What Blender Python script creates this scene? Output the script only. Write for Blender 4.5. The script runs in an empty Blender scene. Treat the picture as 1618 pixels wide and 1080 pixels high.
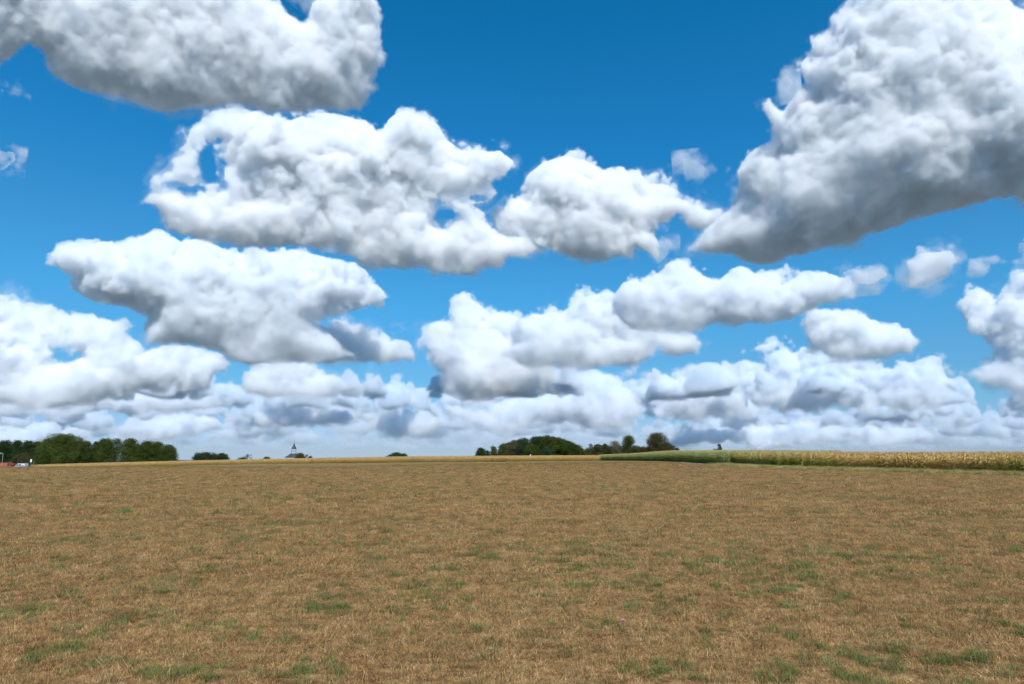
import bpy, bmesh, math, random
import numpy as np
from mathutils import Vector, Matrix

# ------------------------------------------------------------------ camera, sky, sun, exposure
SC = bpy.context.scene
COL = SC.collection
F, HZ = 1079.0, 726.0                       # focal length and horizon row, in photo pixels (1618 wide)
PITCH = math.atan((HZ - 540) / F)
CAMH = 1.45
cam_data = bpy.data.cameras.new('camera')
cam = bpy.data.objects.new('camera', cam_data)
COL.objects.link(cam)
cam_data.lens = 24; cam_data.sensor_width = 36
cam_data.clip_start = 0.1; cam_data.clip_end = 300000
cam.location = (0, 0, CAMH)
cam.rotation_euler = (math.pi / 2 + PITCH, 0, 0)
SC.camera = cam

SUN_EL, SUN_AZ = math.radians(50), math.radians(166)
world = bpy.data.worlds.new('World')
SC.world = world
world.use_nodes = True
wn, wl = world.node_tree.nodes, world.node_tree.links
bg = wn['Background']
sky = wn.new('ShaderNodeTexSky')
sky.sky_type = 'NISHITA'; sky.sun_disc = False
sky.sun_elevation = SUN_EL; sky.sun_rotation = SUN_AZ
sky.altitude = 0; sky.air_density = 1.0; sky.dust_density = 0.3; sky.ozone_density = 2.0
tc = wn.new('ShaderNodeTexCoord')
sep = wn.new('ShaderNodeSeparateXYZ')
wl.new(tc.outputs['Generated'], sep.inputs[0])
zc = wn.new('ShaderNodeMath'); zc.operation = 'MAXIMUM'; zc.inputs[1].default_value = 0.012
wl.new(sep.outputs[2], zc.inputs[0])
cmb = wn.new('ShaderNodeCombineXYZ')
wl.new(sep.outputs[0], cmb.inputs[0]); wl.new(sep.outputs[1], cmb.inputs[1]); wl.new(zc.outputs[0], cmb.inputs[2])
wl.new(cmb.outputs[0], sky.inputs[0])
ramp = wn.new('ShaderNodeValToRGB')         # clear dry air: deep blue overhead, paler low down
cr = ramp.color_ramp
cr.interpolation = 'EASE'
SKYR = [(0.0, (0.44, 0.58, 0.98)), (0.04, (0.40, 0.60, 0.98)), (0.10, (0.31, 0.66, 0.92)), (0.25, (0.24, 0.85, 1.13)), (0.45, (0.095, 0.87, 1.26)), (0.62, (0.045, 0.86, 1.22))]
cr.elements[0].position = SKYR[0][0]; cr.elements[0].color = tuple(c / 2 for c in SKYR[0][1]) + (1,)
cr.elements[1].position = SKYR[-1][0]; cr.elements[1].color = tuple(c / 2 for c in SKYR[-1][1]) + (1,)
for p_, c_ in SKYR[1:-1]:
    e_ = cr.elements.new(p_); e_.color = tuple(c / 2 for c in c_) + (1,)
wl.new(zc.outputs[0], ramp.inputs[0])
mul = wn.new('ShaderNodeVectorMath'); mul.operation = 'MULTIPLY'
wl.new(sky.outputs[0], mul.inputs[0]); wl.new(ramp.outputs[0], mul.inputs[1])
dbl = wn.new('ShaderNodeVectorMath'); dbl.operation = 'SCALE'; dbl.inputs['Scale'].default_value = 2.0
wl.new(mul.outputs[0], dbl.inputs[0]); wl.new(dbl.outputs[0], bg.inputs[0])
bg.inputs[1].default_value = 0.12
world.cycles.sampling_method = 'MANUAL'; world.cycles.sample_map_resolution = 512

sun_data = bpy.data.lights.new('sun', 'SUN')
sun_data.energy = 4.9; sun_data.angle = math.radians(0.53); sun_data.color = (1.0, 0.96, 0.89)
sun = bpy.data.objects.new('sun', sun_data)
COL.objects.link(sun)
SUN_DIR = Vector((math.sin(SUN_AZ) * math.cos(SUN_EL), math.cos(SUN_AZ) * math.cos(SUN_EL), math.sin(SUN_EL)))
sun.rotation_euler = SUN_DIR.to_track_quat('Z', 'Y').to_euler()

SC.view_settings.view_transform = 'Standard'; SC.view_settings.look = 'None'
SC.view_settings.gamma = 1.0; SC.view_settings.exposure = 0.0
SC.view_settings.use_curve_mapping = False
cy = SC.cycles
cy.use_denoising = True; cy.denoising_prefilter = 'FAST'
cy.max_bounces = 18; cy.diffuse_bounces = 3; cy.glossy_bounces = 2; cy.transmission_bounces = 4
cy.transparent_max_bounces = 12; cy.volume_bounces = 16
cy.volume_step_rate = 2.5; cy.volume_max_steps = 200
cy.use_adaptive_sampling = True; cy.adaptive_threshold = 0.025; cy.adaptive_min_samples = 16
cy.sample_clamp_indirect = 6.0

# ------------------------------------------------------------------ small helpers
def tag(o, label=None, cat=None, group=None, kind=None):
    if label: o['label'] = label
    if cat: o['category'] = cat
    if group: o['group'] = group
    if kind: o['kind'] = kind
    return o

def raydir(px, py):
    """world direction through a photo pixel"""
    x = (px - 809) / F; y = (540 - py) / F
    return np.stack([x + 0 * y, math.cos(PITCH) - y * math.sin(PITCH) + 0 * x, math.sin(PITCH) + y * math.cos(PITCH) + 0 * x], -1)

RNG = np.random.default_rng(11)
random.seed(5)
# ------------------------------------------------------------------ materials
def new_mat(name, rough=1.0, spec=0.0):
    m = bpy.data.materials.new(name); m.use_nodes = True
    b = m.node_tree.nodes['Principled BSDF']
    b.inputs['Roughness'].default_value = rough
    b.inputs['Specular IOR Level'].default_value = spec
    return m, m.node_tree.nodes, m.node_tree.links, b

def noise_node(n, l, vec, scale, detail=3, rough=.55):
    t = n.new('ShaderNodeTexNoise'); t.inputs['Scale'].default_value = scale
    t.inputs['Detail'].default_value = detail; t.inputs['Roughness'].default_value = rough
    l.new(vec, t.inputs['Vector'])
    return t.outputs['Fac']

def ramp_node(n, l, fac, stops):
    r = n.new('ShaderNodeValToRGB'); l.new(fac, r.inputs[0])
    e = r.color_ramp.elements
    e[0].position, e[0].color = stops[0][0], tuple(stops[0][1]) + (1,)
    e[1].position, e[1].color = stops[-1][0], tuple(stops[-1][1]) + (1,)
    for p, c in stops[1:-1]:
        x = e.new(p); x.color = tuple(c) + (1,)
    return r.outputs[0]

def mix_node(n, l, fac, a, b, mode='MIX'):
    m = n.new('ShaderNodeMix'); m.data_type = 'RGBA'; m.blend_type = mode
    for s, v in ((m.inputs[0], fac), (m.inputs[6], a), (m.inputs[7], b)):
        if isinstance(v, (int, float)): s.default_value = v
        elif isinstance(v, tuple): s.default_value = v + (1,)
        else: l.new(v, s)
    return m.outputs[2]

def plain(name, color, rough=.7, spec=.3, var=.12, scale=3.0, metallic=0):
    m, n, l, b = new_mat(name, rough, spec)
    g = n.new('ShaderNodeNewGeometry')
    f = noise_node(n, l, g.outputs['Position'], scale)
    lo = tuple(c * (1 - var * 2) for c in color); hi = tuple(min(1, c * (1 + var)) for c in color)
    l.new(ramp_node(n, l, f, [(.3, lo), (.7, hi)]), b.inputs['Base Color'])
    b.inputs['Metallic'].default_value = metallic
    return m

def leafy(name, stops, clump=.5, rnd=.25, trans=.25, jitter_scale=6.0):
    """foliage / straw: colour varies by place and per copy; part of the light passes through"""
    m, n, l, b = new_mat(name, .85, .12)
    g = n.new('ShaderNodeNewGeometry')
    f1 = noise_node(n, l, g.outputs['Position'], clump, 2)
    f2 = noise_node(n, l, g.outputs['Position'], jitter_scale, 1)
    oi = n.new('ShaderNodeObjectInfo')
    ad = n.new('ShaderNodeMath'); ad.operation = 'MULTIPLY_ADD'; l.new(f2, ad.inputs[0]); ad.inputs[1].default_value = .7; l.new(f1, ad.inputs[2])
    a2 = n.new('ShaderNodeMath'); a2.operation = 'MULTIPLY_ADD'; l.new(oi.outputs['Random'], a2.inputs[0]); a2.inputs[1].default_value = rnd; l.new(ad.outputs[0], a2.inputs[2])
    a3 = n.new('ShaderNodeMath'); a3.operation = 'MULTIPLY'; l.new(a2.outputs[0], a3.inputs[0]); a3.inputs[1].default_value = 1 / (1.7 + rnd)
    c = ramp_node(n, l, a3.outputs[0], stops)
    l.new(c, b.inputs['Base Color'])
    tr = n.new('ShaderNodeBsdfTranslucent'); l.new(c, tr.inputs[0])
    mx = n.new('ShaderNodeMixShader'); mx.inputs[0].default_value = trans
    out = n['Material Output']
    l.new(b.outputs[0], mx.inputs[1]); l.new(tr.outputs[0], mx.inputs[2]); l.new(mx.outputs[0], out.inputs[0])
    return m

# ------------------------------------------------------------------ mesh helpers
def mesh_obj(name, verts, faces, mat, parent=None, loc=None, smooth=False, link=True):
    me = bpy.data.meshes.new(name)
    verts = np.asarray(verts, np.float32); faces = np.asarray(faces, np.int32)
    me.vertices.add(len(verts)); me.vertices.foreach_set('co', verts.ravel())
    k = faces.shape[1]
    me.loops.add(faces.size); me.loops.foreach_set('vertex_index', faces.ravel())
    me.polygons.add(len(faces)); me.polygons.foreach_set('loop_start', np.arange(0, faces.size, k, dtype=np.int32))
    me.update(calc_edges=True)
    if smooth: me.polygons.foreach_set('use_smooth', np.ones(len(faces), bool))
    me.materials.append(mat)
    o = bpy.data.objects.new(name, me)
    if link: COL.objects.link(o)
    if parent: o.parent = parent
    if loc is not None: o.location = loc
    return o

def bm_obj(name, bm, mat, parent=None, loc=None, bevel=0):
    me = bpy.data.meshes.new(name)
    if bevel: bmesh.ops.bevel(bm, geom=[e for e in bm.edges if e.is_manifold and e.calc_face_angle(0) > .5], offset=bevel, segments=2, affect='EDGES')
    bmesh.ops.recalc_face_normals(bm, faces=bm.faces)
    bm.to_mesh(me); bm.free(); me.materials.append(mat)
    o = bpy.data.objects.new(name, me); COL.objects.link(o)
    if parent: o.parent = parent
    if loc is not None: o.location = loc
    return o

def box(bm, x0, x1, y0, y1, z0, z1):
    r = bmesh.ops.create_cube(bm, size=1)
    for v in r['verts']:
        v.co = Vector(((x0 + x1) / 2 + v.co.x * (x1 - x0), (y0 + y1) / 2 + v.co.y * (y1 - y0), (z0 + z1) / 2 + v.co.z * (z1 - z0)))
    return r['verts']

def lathe(bm, prof, n=8, cx=0, cy=0, rot=0):
    rings = []
    for r, z in prof:
        rings.append([bm.verts.new((cx + r * math.cos(rot + 2 * math.pi * i / n), cy + r * math.sin(rot + 2 * math.pi * i / n), z)) for i in range(n)])
    for a, b in zip(rings, rings[1:]):
        for i in range(n): bm.faces.new((a[i], a[(i + 1) % n], b[(i + 1) % n], b[i]))
    bm.faces.new(rings[0][::-1]); bm.faces.new(rings[-1])

def tube(path, radii, n=6):
    """verts, quads of a tapering tube along a path"""
    path = np.asarray(path, float); V = []; Q = []
    for i, p in enumerate(path):
        t = path[min(i + 1, len(path) - 1)] - path[max(i - 1, 0)]; t /= np.linalg.norm(t) + 1e-9
        a = np.cross(t, [0.3, 1, 0.1]); a /= np.linalg.norm(a); b = np.cross(t, a)
        for k in range(n):
            th = 2 * math.pi * k / n
            V.append(p + radii[i] * (math.cos(th) * a + math.sin(th) * b))
        if i:
            for k in range(n):
                Q.append([(i - 1) * n + k, (i - 1) * n + (k + 1) % n, i * n + (k + 1) % n, i * n + k])
    return np.array(V), np.array(Q)

def empty(name, loc):
    o = bpy.data.objects.new(name, None); COL.objects.link(o); o.location = loc; o.empty_display_size = .5
    return o

# ------------------------------------------------------------------ the lie of the land
def smooth01(t): t = np.clip(t, 0, 1); return t * t * (3 - 2 * t)
def px_of(x, y): return 809 + F / math.cos(PITCH) * x / np.maximum(y, 1e-3)      # photo column of a ground point, near enough
GPX = [-200, 60, 150, 280, 400, 520, 650, 800, 940, 1700]
GZ = [-3.2, -2.8, -2.1, -1.2, -.5, .05, .5, .75, 1.08, 1.1]
def terrain(x, y):
    x = np.asarray(x, float); y = np.asarray(y, float)
    px = np.where(y > 1, px_of(x, np.maximum(y, 1)), np.where(x > 0, 2400, -800))
    d = np.where(y > 1, y, np.hypot(x, y))
    g = np.interp(px, GPX, GZ); k = smooth01((px - 450) / 180)
    z = g * smooth01((d - (140 * (1 - k) + 60 * k)) / (150 * (1 - k) + 110 * k))
    z = z * np.clip((y + 40) / 60, 0, 1)
    z = z - .010 * np.clip(d - 330, 0, 2700)
    near = np.clip(1 - d / 90, 0, 1)
    return z + near * (.020 * np.sin(x * .9 + 1.3 * np.sin(y * .35)) + .018 * np.sin(y * .75 + 1.1 * np.sin(x * .5)))

def ground_at(px, py):
    """point of flat ground seen at a photo pixel (near field)"""
    d = raydir(np.float64(px), np.float64(py)); t = CAMH / -d[2]
    x, y = d[0] * t, d[1] * t
    return x, y, float(terrain(x, y))
def col_at(px, dist):
    """ground point at distance dist (along the view axis) in a photo column near the horizon"""
    d = raydir(np.float64(px), np.float64(HZ)); x = d[0] / d[1] * dist
    return float(x), float(dist), float(terrain(x, dist))
def z_row(py, dist):
    d = raydir(np.float64(809), np.float64(py)); return CAMH + d[2] / d[1] * dist

# ground sheet: fine near the camera, out to the horizon
az = np.concatenate([np.linspace(-180, -50, 40, endpoint=False), np.linspace(-50, 50, 301), np.linspace(50, 180, 40, endpoint=False)[1:]])
rad = np.concatenate([[.4], np.geomspace(1, 600, 240), np.geomspace(640, 160000, 60)])
A, R_ = np.meshgrid(np.radians(az), rad, indexing='ij')
gx, gy = R_ * np.sin(A), R_ * np.cos(A)
gz = terrain(gx, gy)
na_, nr_ = A.shape
ii = np.arange(na_ * nr_).reshape(na_, nr_)
nxt = np.roll(ii, -1, axis=0)
gf = np.stack([ii[:, :-1], ii[:, 1:], nxt[:, 1:], nxt[:, :-1]], -1).reshape(-1, 4)
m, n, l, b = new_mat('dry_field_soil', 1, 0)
gm = n.new('ShaderNodeNewGeometry'); P_ = gm.outputs['Position']
fine = noise_node(n, l, P_, 9, 5, .7)
tan = ramp_node(n, l, fine, [(.30, (.06, .034, .016)), (.46, (.205, .115, .050)), (.60, (.34, .202, .092)), (.75, (.48, .32, .16))])
big = noise_node(n, l, P_, .045, 4, .6)
med = noise_node(n, l, P_, .9, 4, .65)
tan2 = mix_node(n, l, 1.0, tan, ramp_node(n, l, big, [(.35, (.92, .91, .88)), (.65, (1.05, 1.04, 1.02))]), 'MULTIPLY')
gmask = n.new('ShaderNodeMath'); gmask.operation = 'MULTIPLY'
l.new(ramp_node(n, l, med, [(.56, (0, 0, 0)), (.72, (.7, .7, .7))]), gmask.inputs[0])
l.new(ramp_node(n, l, noise_node(n, l, P_, .12, 3), [(.42, (.15, .15, .15)), (.60, (.85, .85, .85))]), gmask.inputs[1])
c1 = mix_node(n, l, gmask.outputs[0], tan2, ramp_node(n, l, fine, [(.3, (.09, .085, .025)), (.7, (.24, .22, .08))]))
# beyond the maize: far farmland, haze blue painted in, lightened to brighten cloud bases
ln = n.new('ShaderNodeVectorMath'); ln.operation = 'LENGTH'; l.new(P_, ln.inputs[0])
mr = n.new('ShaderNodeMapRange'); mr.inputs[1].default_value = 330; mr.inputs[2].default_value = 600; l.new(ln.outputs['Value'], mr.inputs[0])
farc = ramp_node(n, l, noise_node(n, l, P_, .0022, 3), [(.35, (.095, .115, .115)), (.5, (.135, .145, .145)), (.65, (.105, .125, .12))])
# greener margin before the maize
mr2 = n.new('ShaderNodeMapRange'); mr2.inputs[1].default_value = 120; mr2.inputs[2].default_value = 190; l.new(ln.outputs['Value'], mr2.inputs[0])
mg = n.new('ShaderNodeMath'); mg.operation = 'MULTIPLY'; l.new(mr2.outputs[0], mg.inputs[0])
l.new(ramp_node(n, l, noise_node(n, l, P_, .05, 3), [(.40, (.1, .1, .1)), (.58, (.8, .8, .8))]), mg.inputs[1])
c2 = mix_node(n, l, mg.outputs[0], c1, (.20, .17, .075))
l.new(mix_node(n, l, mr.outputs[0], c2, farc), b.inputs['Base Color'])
bp = n.new('ShaderNodeBump'); bp.inputs['Strength'].default_value = .6; bp.inputs['Distance'].default_value = .03
l.new(fine, bp.inputs['Height']); l.new(bp.outputs[0], b.inputs['Normal'])
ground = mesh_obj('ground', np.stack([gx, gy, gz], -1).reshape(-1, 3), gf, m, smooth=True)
tag(ground, 'wide dry brown field of cropped grass reaching the maize', 'field', kind='structure')

# ------------------------------------------------------------------ scattering of ground cover (stuff)
def scatter(name, variants, pts, rotz, scl, vid, label, cat, tilt=None, group=None):
    """one object: points carrying rotation, size and variant; every point shows one of the variant meshes"""
    me = bpy.data.meshes.new(name); N = len(pts)
    me.vertices.add(N); me.vertices.foreach_set('co', np.asarray(pts, np.float32).ravel())
    rot = np.zeros((N, 3), np.float32); rot[:, 2] = rotz
    if tilt is not None: rot[:, :2] = tilt
    me.attributes.new('rot', 'FLOAT_VECTOR', 'POINT').data.foreach_set('vector', rot.ravel())
    s3 = np.asarray(scl, np.float32); s3 = np.repeat(s3[:, None], 3, 1) if s3.ndim == 1 else s3
    me.attributes.new('scl', 'FLOAT_VECTOR', 'POINT').data.foreach_set('vector', np.ascontiguousarray(s3).ravel())
    me.attributes.new('vid', 'INT', 'POINT').data.foreach_set('value', np.asarray(vid, np.int32))
    ob = bpy.data.objects.new(name, me); COL.objects.link(ob)
    ng = bpy.data.node_groups.new(name, 'GeometryNodeTree')
    ng.interface.new_socket('Geometry', in_out='INPUT', socket_type='NodeSocketGeometry')
    ng.interface.new_socket('Geometry', in_out='OUTPUT', socket_type='NodeSocketGeometry')
    n, l = ng.nodes, ng.links
    gi = n.new('NodeGroupInput'); go = n.new('NodeGroupOutput')
    join = n.new('GeometryNodeGeometryToInstance')
    for v in reversed(variants):
        oi = n.new('GeometryNodeObjectInfo'); oi.inputs['Object'].default_value = v; oi.transform_space = 'ORIGINAL'
        l.new(oi.outputs['Geometry'], join.inputs[0])
    iop = n.new('GeometryNodeInstanceOnPoints'); iop.inputs['Pick Instance'].default_value = True
    def attr(nm, dt):
        a = n.new('GeometryNodeInputNamedAttribute'); a.data_type = dt; a.inputs[0].default_value = nm; return a.outputs[0]
    l.new(gi.outputs[0], iop.inputs['Points']); l.new(join.outputs[0], iop.inputs['Instance'])
    l.new(attr('vid', 'INT'), iop.inputs['Instance Index'])
    l.new(attr('rot', 'FLOAT_VECTOR'), iop.inputs['Rotation']); l.new(attr('scl', 'FLOAT_VECTOR'), iop.inputs['Scale'])
    l.new(iop.outputs[0], go.inputs[0])
    ob.modifiers.new('scatter', 'NODES').node_group = ng
    return tag(ob, label, cat, group, 'stuff')

def blades(N, radius, L, width, lean, curl, r, seg=3, zl=0.0):
    """N bent tapering blades rooted in a disc; returns verts, faces"""
    V = np.zeros((N, seg + 1, 2, 3)); t = np.linspace(0, 1, seg + 1)
    a = r.uniform(0, 2 * math.pi, N); rr = radius * np.sqrt(r.random(N))
    base = np.stack([rr * np.cos(a), rr * np.sin(a), np.zeros(N)], -1)
    d = r.uniform(0, 2 * math.pi, N); Ln = r.uniform(L[0], L[1], N); ln_ = r.uniform(lean[0], lean[1], N); cu = r.uniform(curl[0], curl[1], N)
    wd = r.uniform(width[0], width[1], N)
    hd = np.stack([np.cos(d), np.sin(d), 0 * d], -1); sd = np.stack([-np.sin(d), np.cos(d), 0 * d], -1)
    p = base.copy()
    for i, tt in enumerate(t):
        ang = ln_ + cu * tt
        if i: p = p + (hd * np.sin(ang)[:, None] + np.array([0, 0, 1.]) * np.cos(ang)[:, None]) * (Ln / seg)[:, None]
        p[:, 2] = np.maximum(p[:, 2], zl)
        w = (wd * (1 - .85 * tt) / 2)[:, None]
        V[:, i, 0] = p - sd * w; V[:, i, 1] = p + sd * w
    idx = np.arange(N * (seg + 1) * 2).reshape(N, seg + 1, 2)
    Fq = np.stack([idx[:, :-1, 0], idx[:, :-1, 1], idx[:, 1:, 1], idx[:, 1:, 0]], -1).reshape(-1, 4)
    return V.reshape(-1, 3), Fq

def cat_vf(parts):
    V, Q, o = [], [], 0
    for v, q in parts: V.append(v); Q.append(q + o); o += len(v)
    return np.concatenate(V), np.concatenate(Q)

straw = leafy('straw', [(.28, (.058, .031, .013)), (.43, (.252, .134, .050)), (.52, (.430, .250, .099)), (.61, (.65, .44, .205)), (.72, (.86, .67, .39))], clump=22, rnd=.32, trans=.15, jitter_scale=90)
olive = leafy('fading_grass', [(.3, (.10, .082, .03)), (.5, (.20, .17, .065)), (.7, (.33, .27, .12))], clump=1, rnd=.5, trans=.2, jitter_scale=30)
green = leafy('green_grass', [(.3, (.07, .10, .022)), (.5, (.15, .20, .05)), (.7, (.30, .33, .12))], clump=1, rnd=.5, trans=.25, jitter_scale=30)
r = np.random.default_rng(7)
VAR = []
for k in range(4):      # 0-3 matted dead grass
    v, q = cat_vf([blades(70, .13, (.03, .09), (.0025, .0050), (.8, 1.5), (-.3, .9), r, 3, .002), blades(60, .13, (.025, .075), (.002, .0036), (.2, 1.0), (0, 1.2), r, 3)])
    VAR.append(mesh_obj('straw_mat', v, q, straw, link=False))
for k in range(2):      # 4-5 fading olive tufts
    v, q = blades(70, .08, (.03, .10), (.002, .0035), (.1, .9), (.1, 1.1), r)
    VAR.append(mesh_obj('fading_tuft', v, q, olive, link=False))
for k in range(3):      # 6-8 green tufts
    v, q = blades(80, .07, (.04, .11), (.0025, .0045), (.05, .95), (.2, 1.2), r)
    VAR.append(mesh_obj('green_tuft', v, q, green, link=False))
for k in range(3):      # 9-11 dry stalks with seed heads
    parts = []
    for j in range(3):
        b0 = r.uniform(-.08, .08, 2); hgt = r.uniform(.15, .30); ln_ = r.uniform(-.12, .12, 2)
        path = [(b0[0] + ln_[0] * t * t, b0[1] + ln_[1] * t * t, hgt * t) for t in np.linspace(0, 1, 6)]
        parts.append(tube(path, [.0013, .0012, .0011, .0010, .0022, .0006], 4))
    v, q = cat_vf(parts)
    VAR.append(mesh_obj('dry_stalk', v, q, straw, link=False))

# green patches the photo shows (column, row, radius m, strength)
PATCH = [(198, 808, .30, 1), (507, 957, .30, .9), (545, 935, .25, .6), (390, 1003, .15, 1), (330, 990, .22, .6), (130, 995, .25, .6), (220, 975, .35, .6), (85, 1030, .25, .7), (270, 1060, .2, .9), (140, 1050, .2, .6), (185, 1048, .18, .7), (315, 1040, .12, .9),
         (430, 1016, .14, .8), (480, 1065, .25, .8), (500, 1050, .15, .8), (625, 960, .18, .7), (650, 945, .25, .6), (685, 925, .4, .6), (720, 945, .25, .5), (560, 825, .8, .5), (455, 830, .9, .6), (385, 830, .7, .5), (630, 820, .7, .6), (1005, 930, .3, .5), (1045, 960, .4, .5), (985, 915, .3, .4),
         (1040, 1062, .25, .8), (1060, 1070, .2, .7), (1230, 1000, .15, .9), (1125, 1000, .14, .7), (1247, 958, .15, .8), (1130, 975, .15, .5), (1240, 1053, .16, 1), (1215, 1070, .15, .9), (1330, 1035, .32, .7), (1390, 1043, .2, 1), (1370, 1072, .2, .8), (1495, 1065, .14, .9), (1560, 1045, .35, .7), (1450, 1030, .25, .5), (1595, 950, .2, .6), (1590, 988, .3, .6), (1470, 985, .25, .5), (1350, 962, .25, .4),
         (20, 760, 3.0, .7), (110, 757, 4.0, .5), (205, 762, 3.0, .4), (1360, 788, 1.6, .6), (1545, 815, 1.4, .6), (870, 1010, .2, .5), (820, 930, .3, .4), (930, 985, .2, .4), (760, 1000, .2, .4), (60, 905, .4, .5), (20, 965, .4, .5), (250, 920, .4, .4), (1180, 905, .5, .4), (1440, 880, .6, .4), (160, 850, .9, .4), (930, 860, .8, .35), (1290, 870, .6, .4)]
PG = np.array([(*ground_at(a, b)[:2], c, d) for a, b, c, d in PATCH])

def wedge(d0, d1, dens, rg):
    """points on the field inside the field of view plus a margin either side"""
    k = .80; area = k * (d1 ** 2 - d0 ** 2); N = int(area * dens)
    y = np.sqrt(rg.uniform(d0 ** 2, d1 ** 2, N)); x = rg.uniform(-k, k, N) * (y + 1.5)
    return x, y
def lat_noise(x, y, cell, seed):
    rr = np.random.default_rng(seed); T = rr.random((64, 64))
    u, v = x / cell, y / cell; i, j = np.floor(u).astype(int), np.floor(v).astype(int); fu, fv = smooth01(u - i), smooth01(v - j)
    return (T[i % 64, j % 64] * (1 - fu) + T[(i + 1) % 64, j % 64] * fu) * (1 - fv) + (T[i % 64, (j + 1) % 64] * (1 - fu) + T[(i + 1) % 64, (j + 1) % 64] * fu) * fv
def greenness(x, y):
    g = .45 * lat_noise(x, y, .5, 1) + .55 * lat_noise(x, y, .17, 2); h = lat_noise(x, y, 5, 3)
    G = np.clip((g * .7 + h * .35 - .58) * 1.6, 0, .30)
    for a, b_, c, d in PG:
        e = 1 - ((x - a) ** 2 + (y - b_) ** 2) / (c * 1.25) ** 2
        G = np.maximum(G, .50 * d * np.clip(e * 1.5, 0, 1) * (.15 + 1.25 * lat_noise(x, y, .11, 5)))
    return G * (1 - .55 * smooth01((y - 9) / 10)) + .0
PX_, PY_, SCL_, VID_ = [], [], [], []
for d0, d1, dens, sc_ in ((3.2, 9, 190, .85), (9, 18, 75, 1.15), (18, 36, 20, 1.9), (36, 75, 7.5, 2.5), (75, 150, 2.4, 3.8)):
    x, y = wedge(d0, d1, dens, r)
    G = greenness(x, y); bare = lat_noise(x, y, .45, 9) * .6 + lat_noise(x, y, .15, 10) * .4
    u = r.random(len(x)); keep = (bare > .24) | (u < .75)
    vid = np.where(u < G, r.integers(6, 9, len(x)), np.where(u < G * 1.7 + .17 + .28 * smooth01((y - 95) / 50), r.integers(4, 6, len(x)), r.integers(0, 4, len(x))))
    st = r.random(len(x)) < (.07 if d0 < 9 else .045 if d0 < 30 else 0)
    vid = np.where(st, r.integers(9, 12, len(x)), vid)
    hs = r.uniform(.75, 1.25, len(x)) * sc_
    PX_.append(x[keep]); PY_.append(y[keep]); VID_.append(vid[keep])
    s = np.stack([hs, hs, np.minimum(hs, r.uniform(.8, 1.3, len(x)) * min(sc_, 1.6))], -1); s[vid >= 9] = r.uniform(.5, .95, ((vid >= 9).sum(), 1))
    SCL_.append(s[keep])
x, y, vid, scl = map(np.concatenate, (PX_, PY_, VID_, SCL_))
far_ = (np.hypot(x - PG[0][0], y - PG[0][1]) > .4)
x, y, vid, scl = x[far_], y[far_], vid[far_], scl[far_]
scatter('dry_grass', VAR, np.stack([x, y, terrain(x, y) - .003], -1), r.uniform(0, 6.28, len(x)), scl, vid,
        'cropped brown grass with green tufts covering the whole field', 'grass')

# the one bright weed clump standing out in the dry field
gx_, gy_, gz_ = ground_at(198, 811)
parts = [blades(700, .30, (.05, .17), (.006, .012), (.1, 1.0), (.2, 1.1), r)]
weed = mesh_obj('weed_clump', *parts[0], leafy('weed_leaf', [(.3, (.06, .16, .03)), (.5, (.11, .27, .06)), (.7, (.20, .38, .11))], clump=3, trans=.3), loc=(gx_, gy_, gz_))
weed.scale = (1.0, .7, 1)
tag(weed, 'bright green clump of weeds alone in the dry field at the left', 'weeds')
# scrap of litter
lx, ly, lz = ground_at(984, 991)
bm = bmesh.new(); bmesh.ops.create_grid(bm, x_segments=6, y_segments=5, size=.5)
for v in bm.verts: v.co = Vector((v.co.x * .045, v.co.y * .035, .020 + random.uniform(-.008, .012)))
wrap_ = bm_obj('litter', bm, plain('pink_wrapper', (.75, .25, .35), .4, .5, .5, 60), loc=(lx, ly, lz + .03))
tag(wrap_, 'tiny crumpled pink and white wrapper lying in the grass', 'litter')

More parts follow.
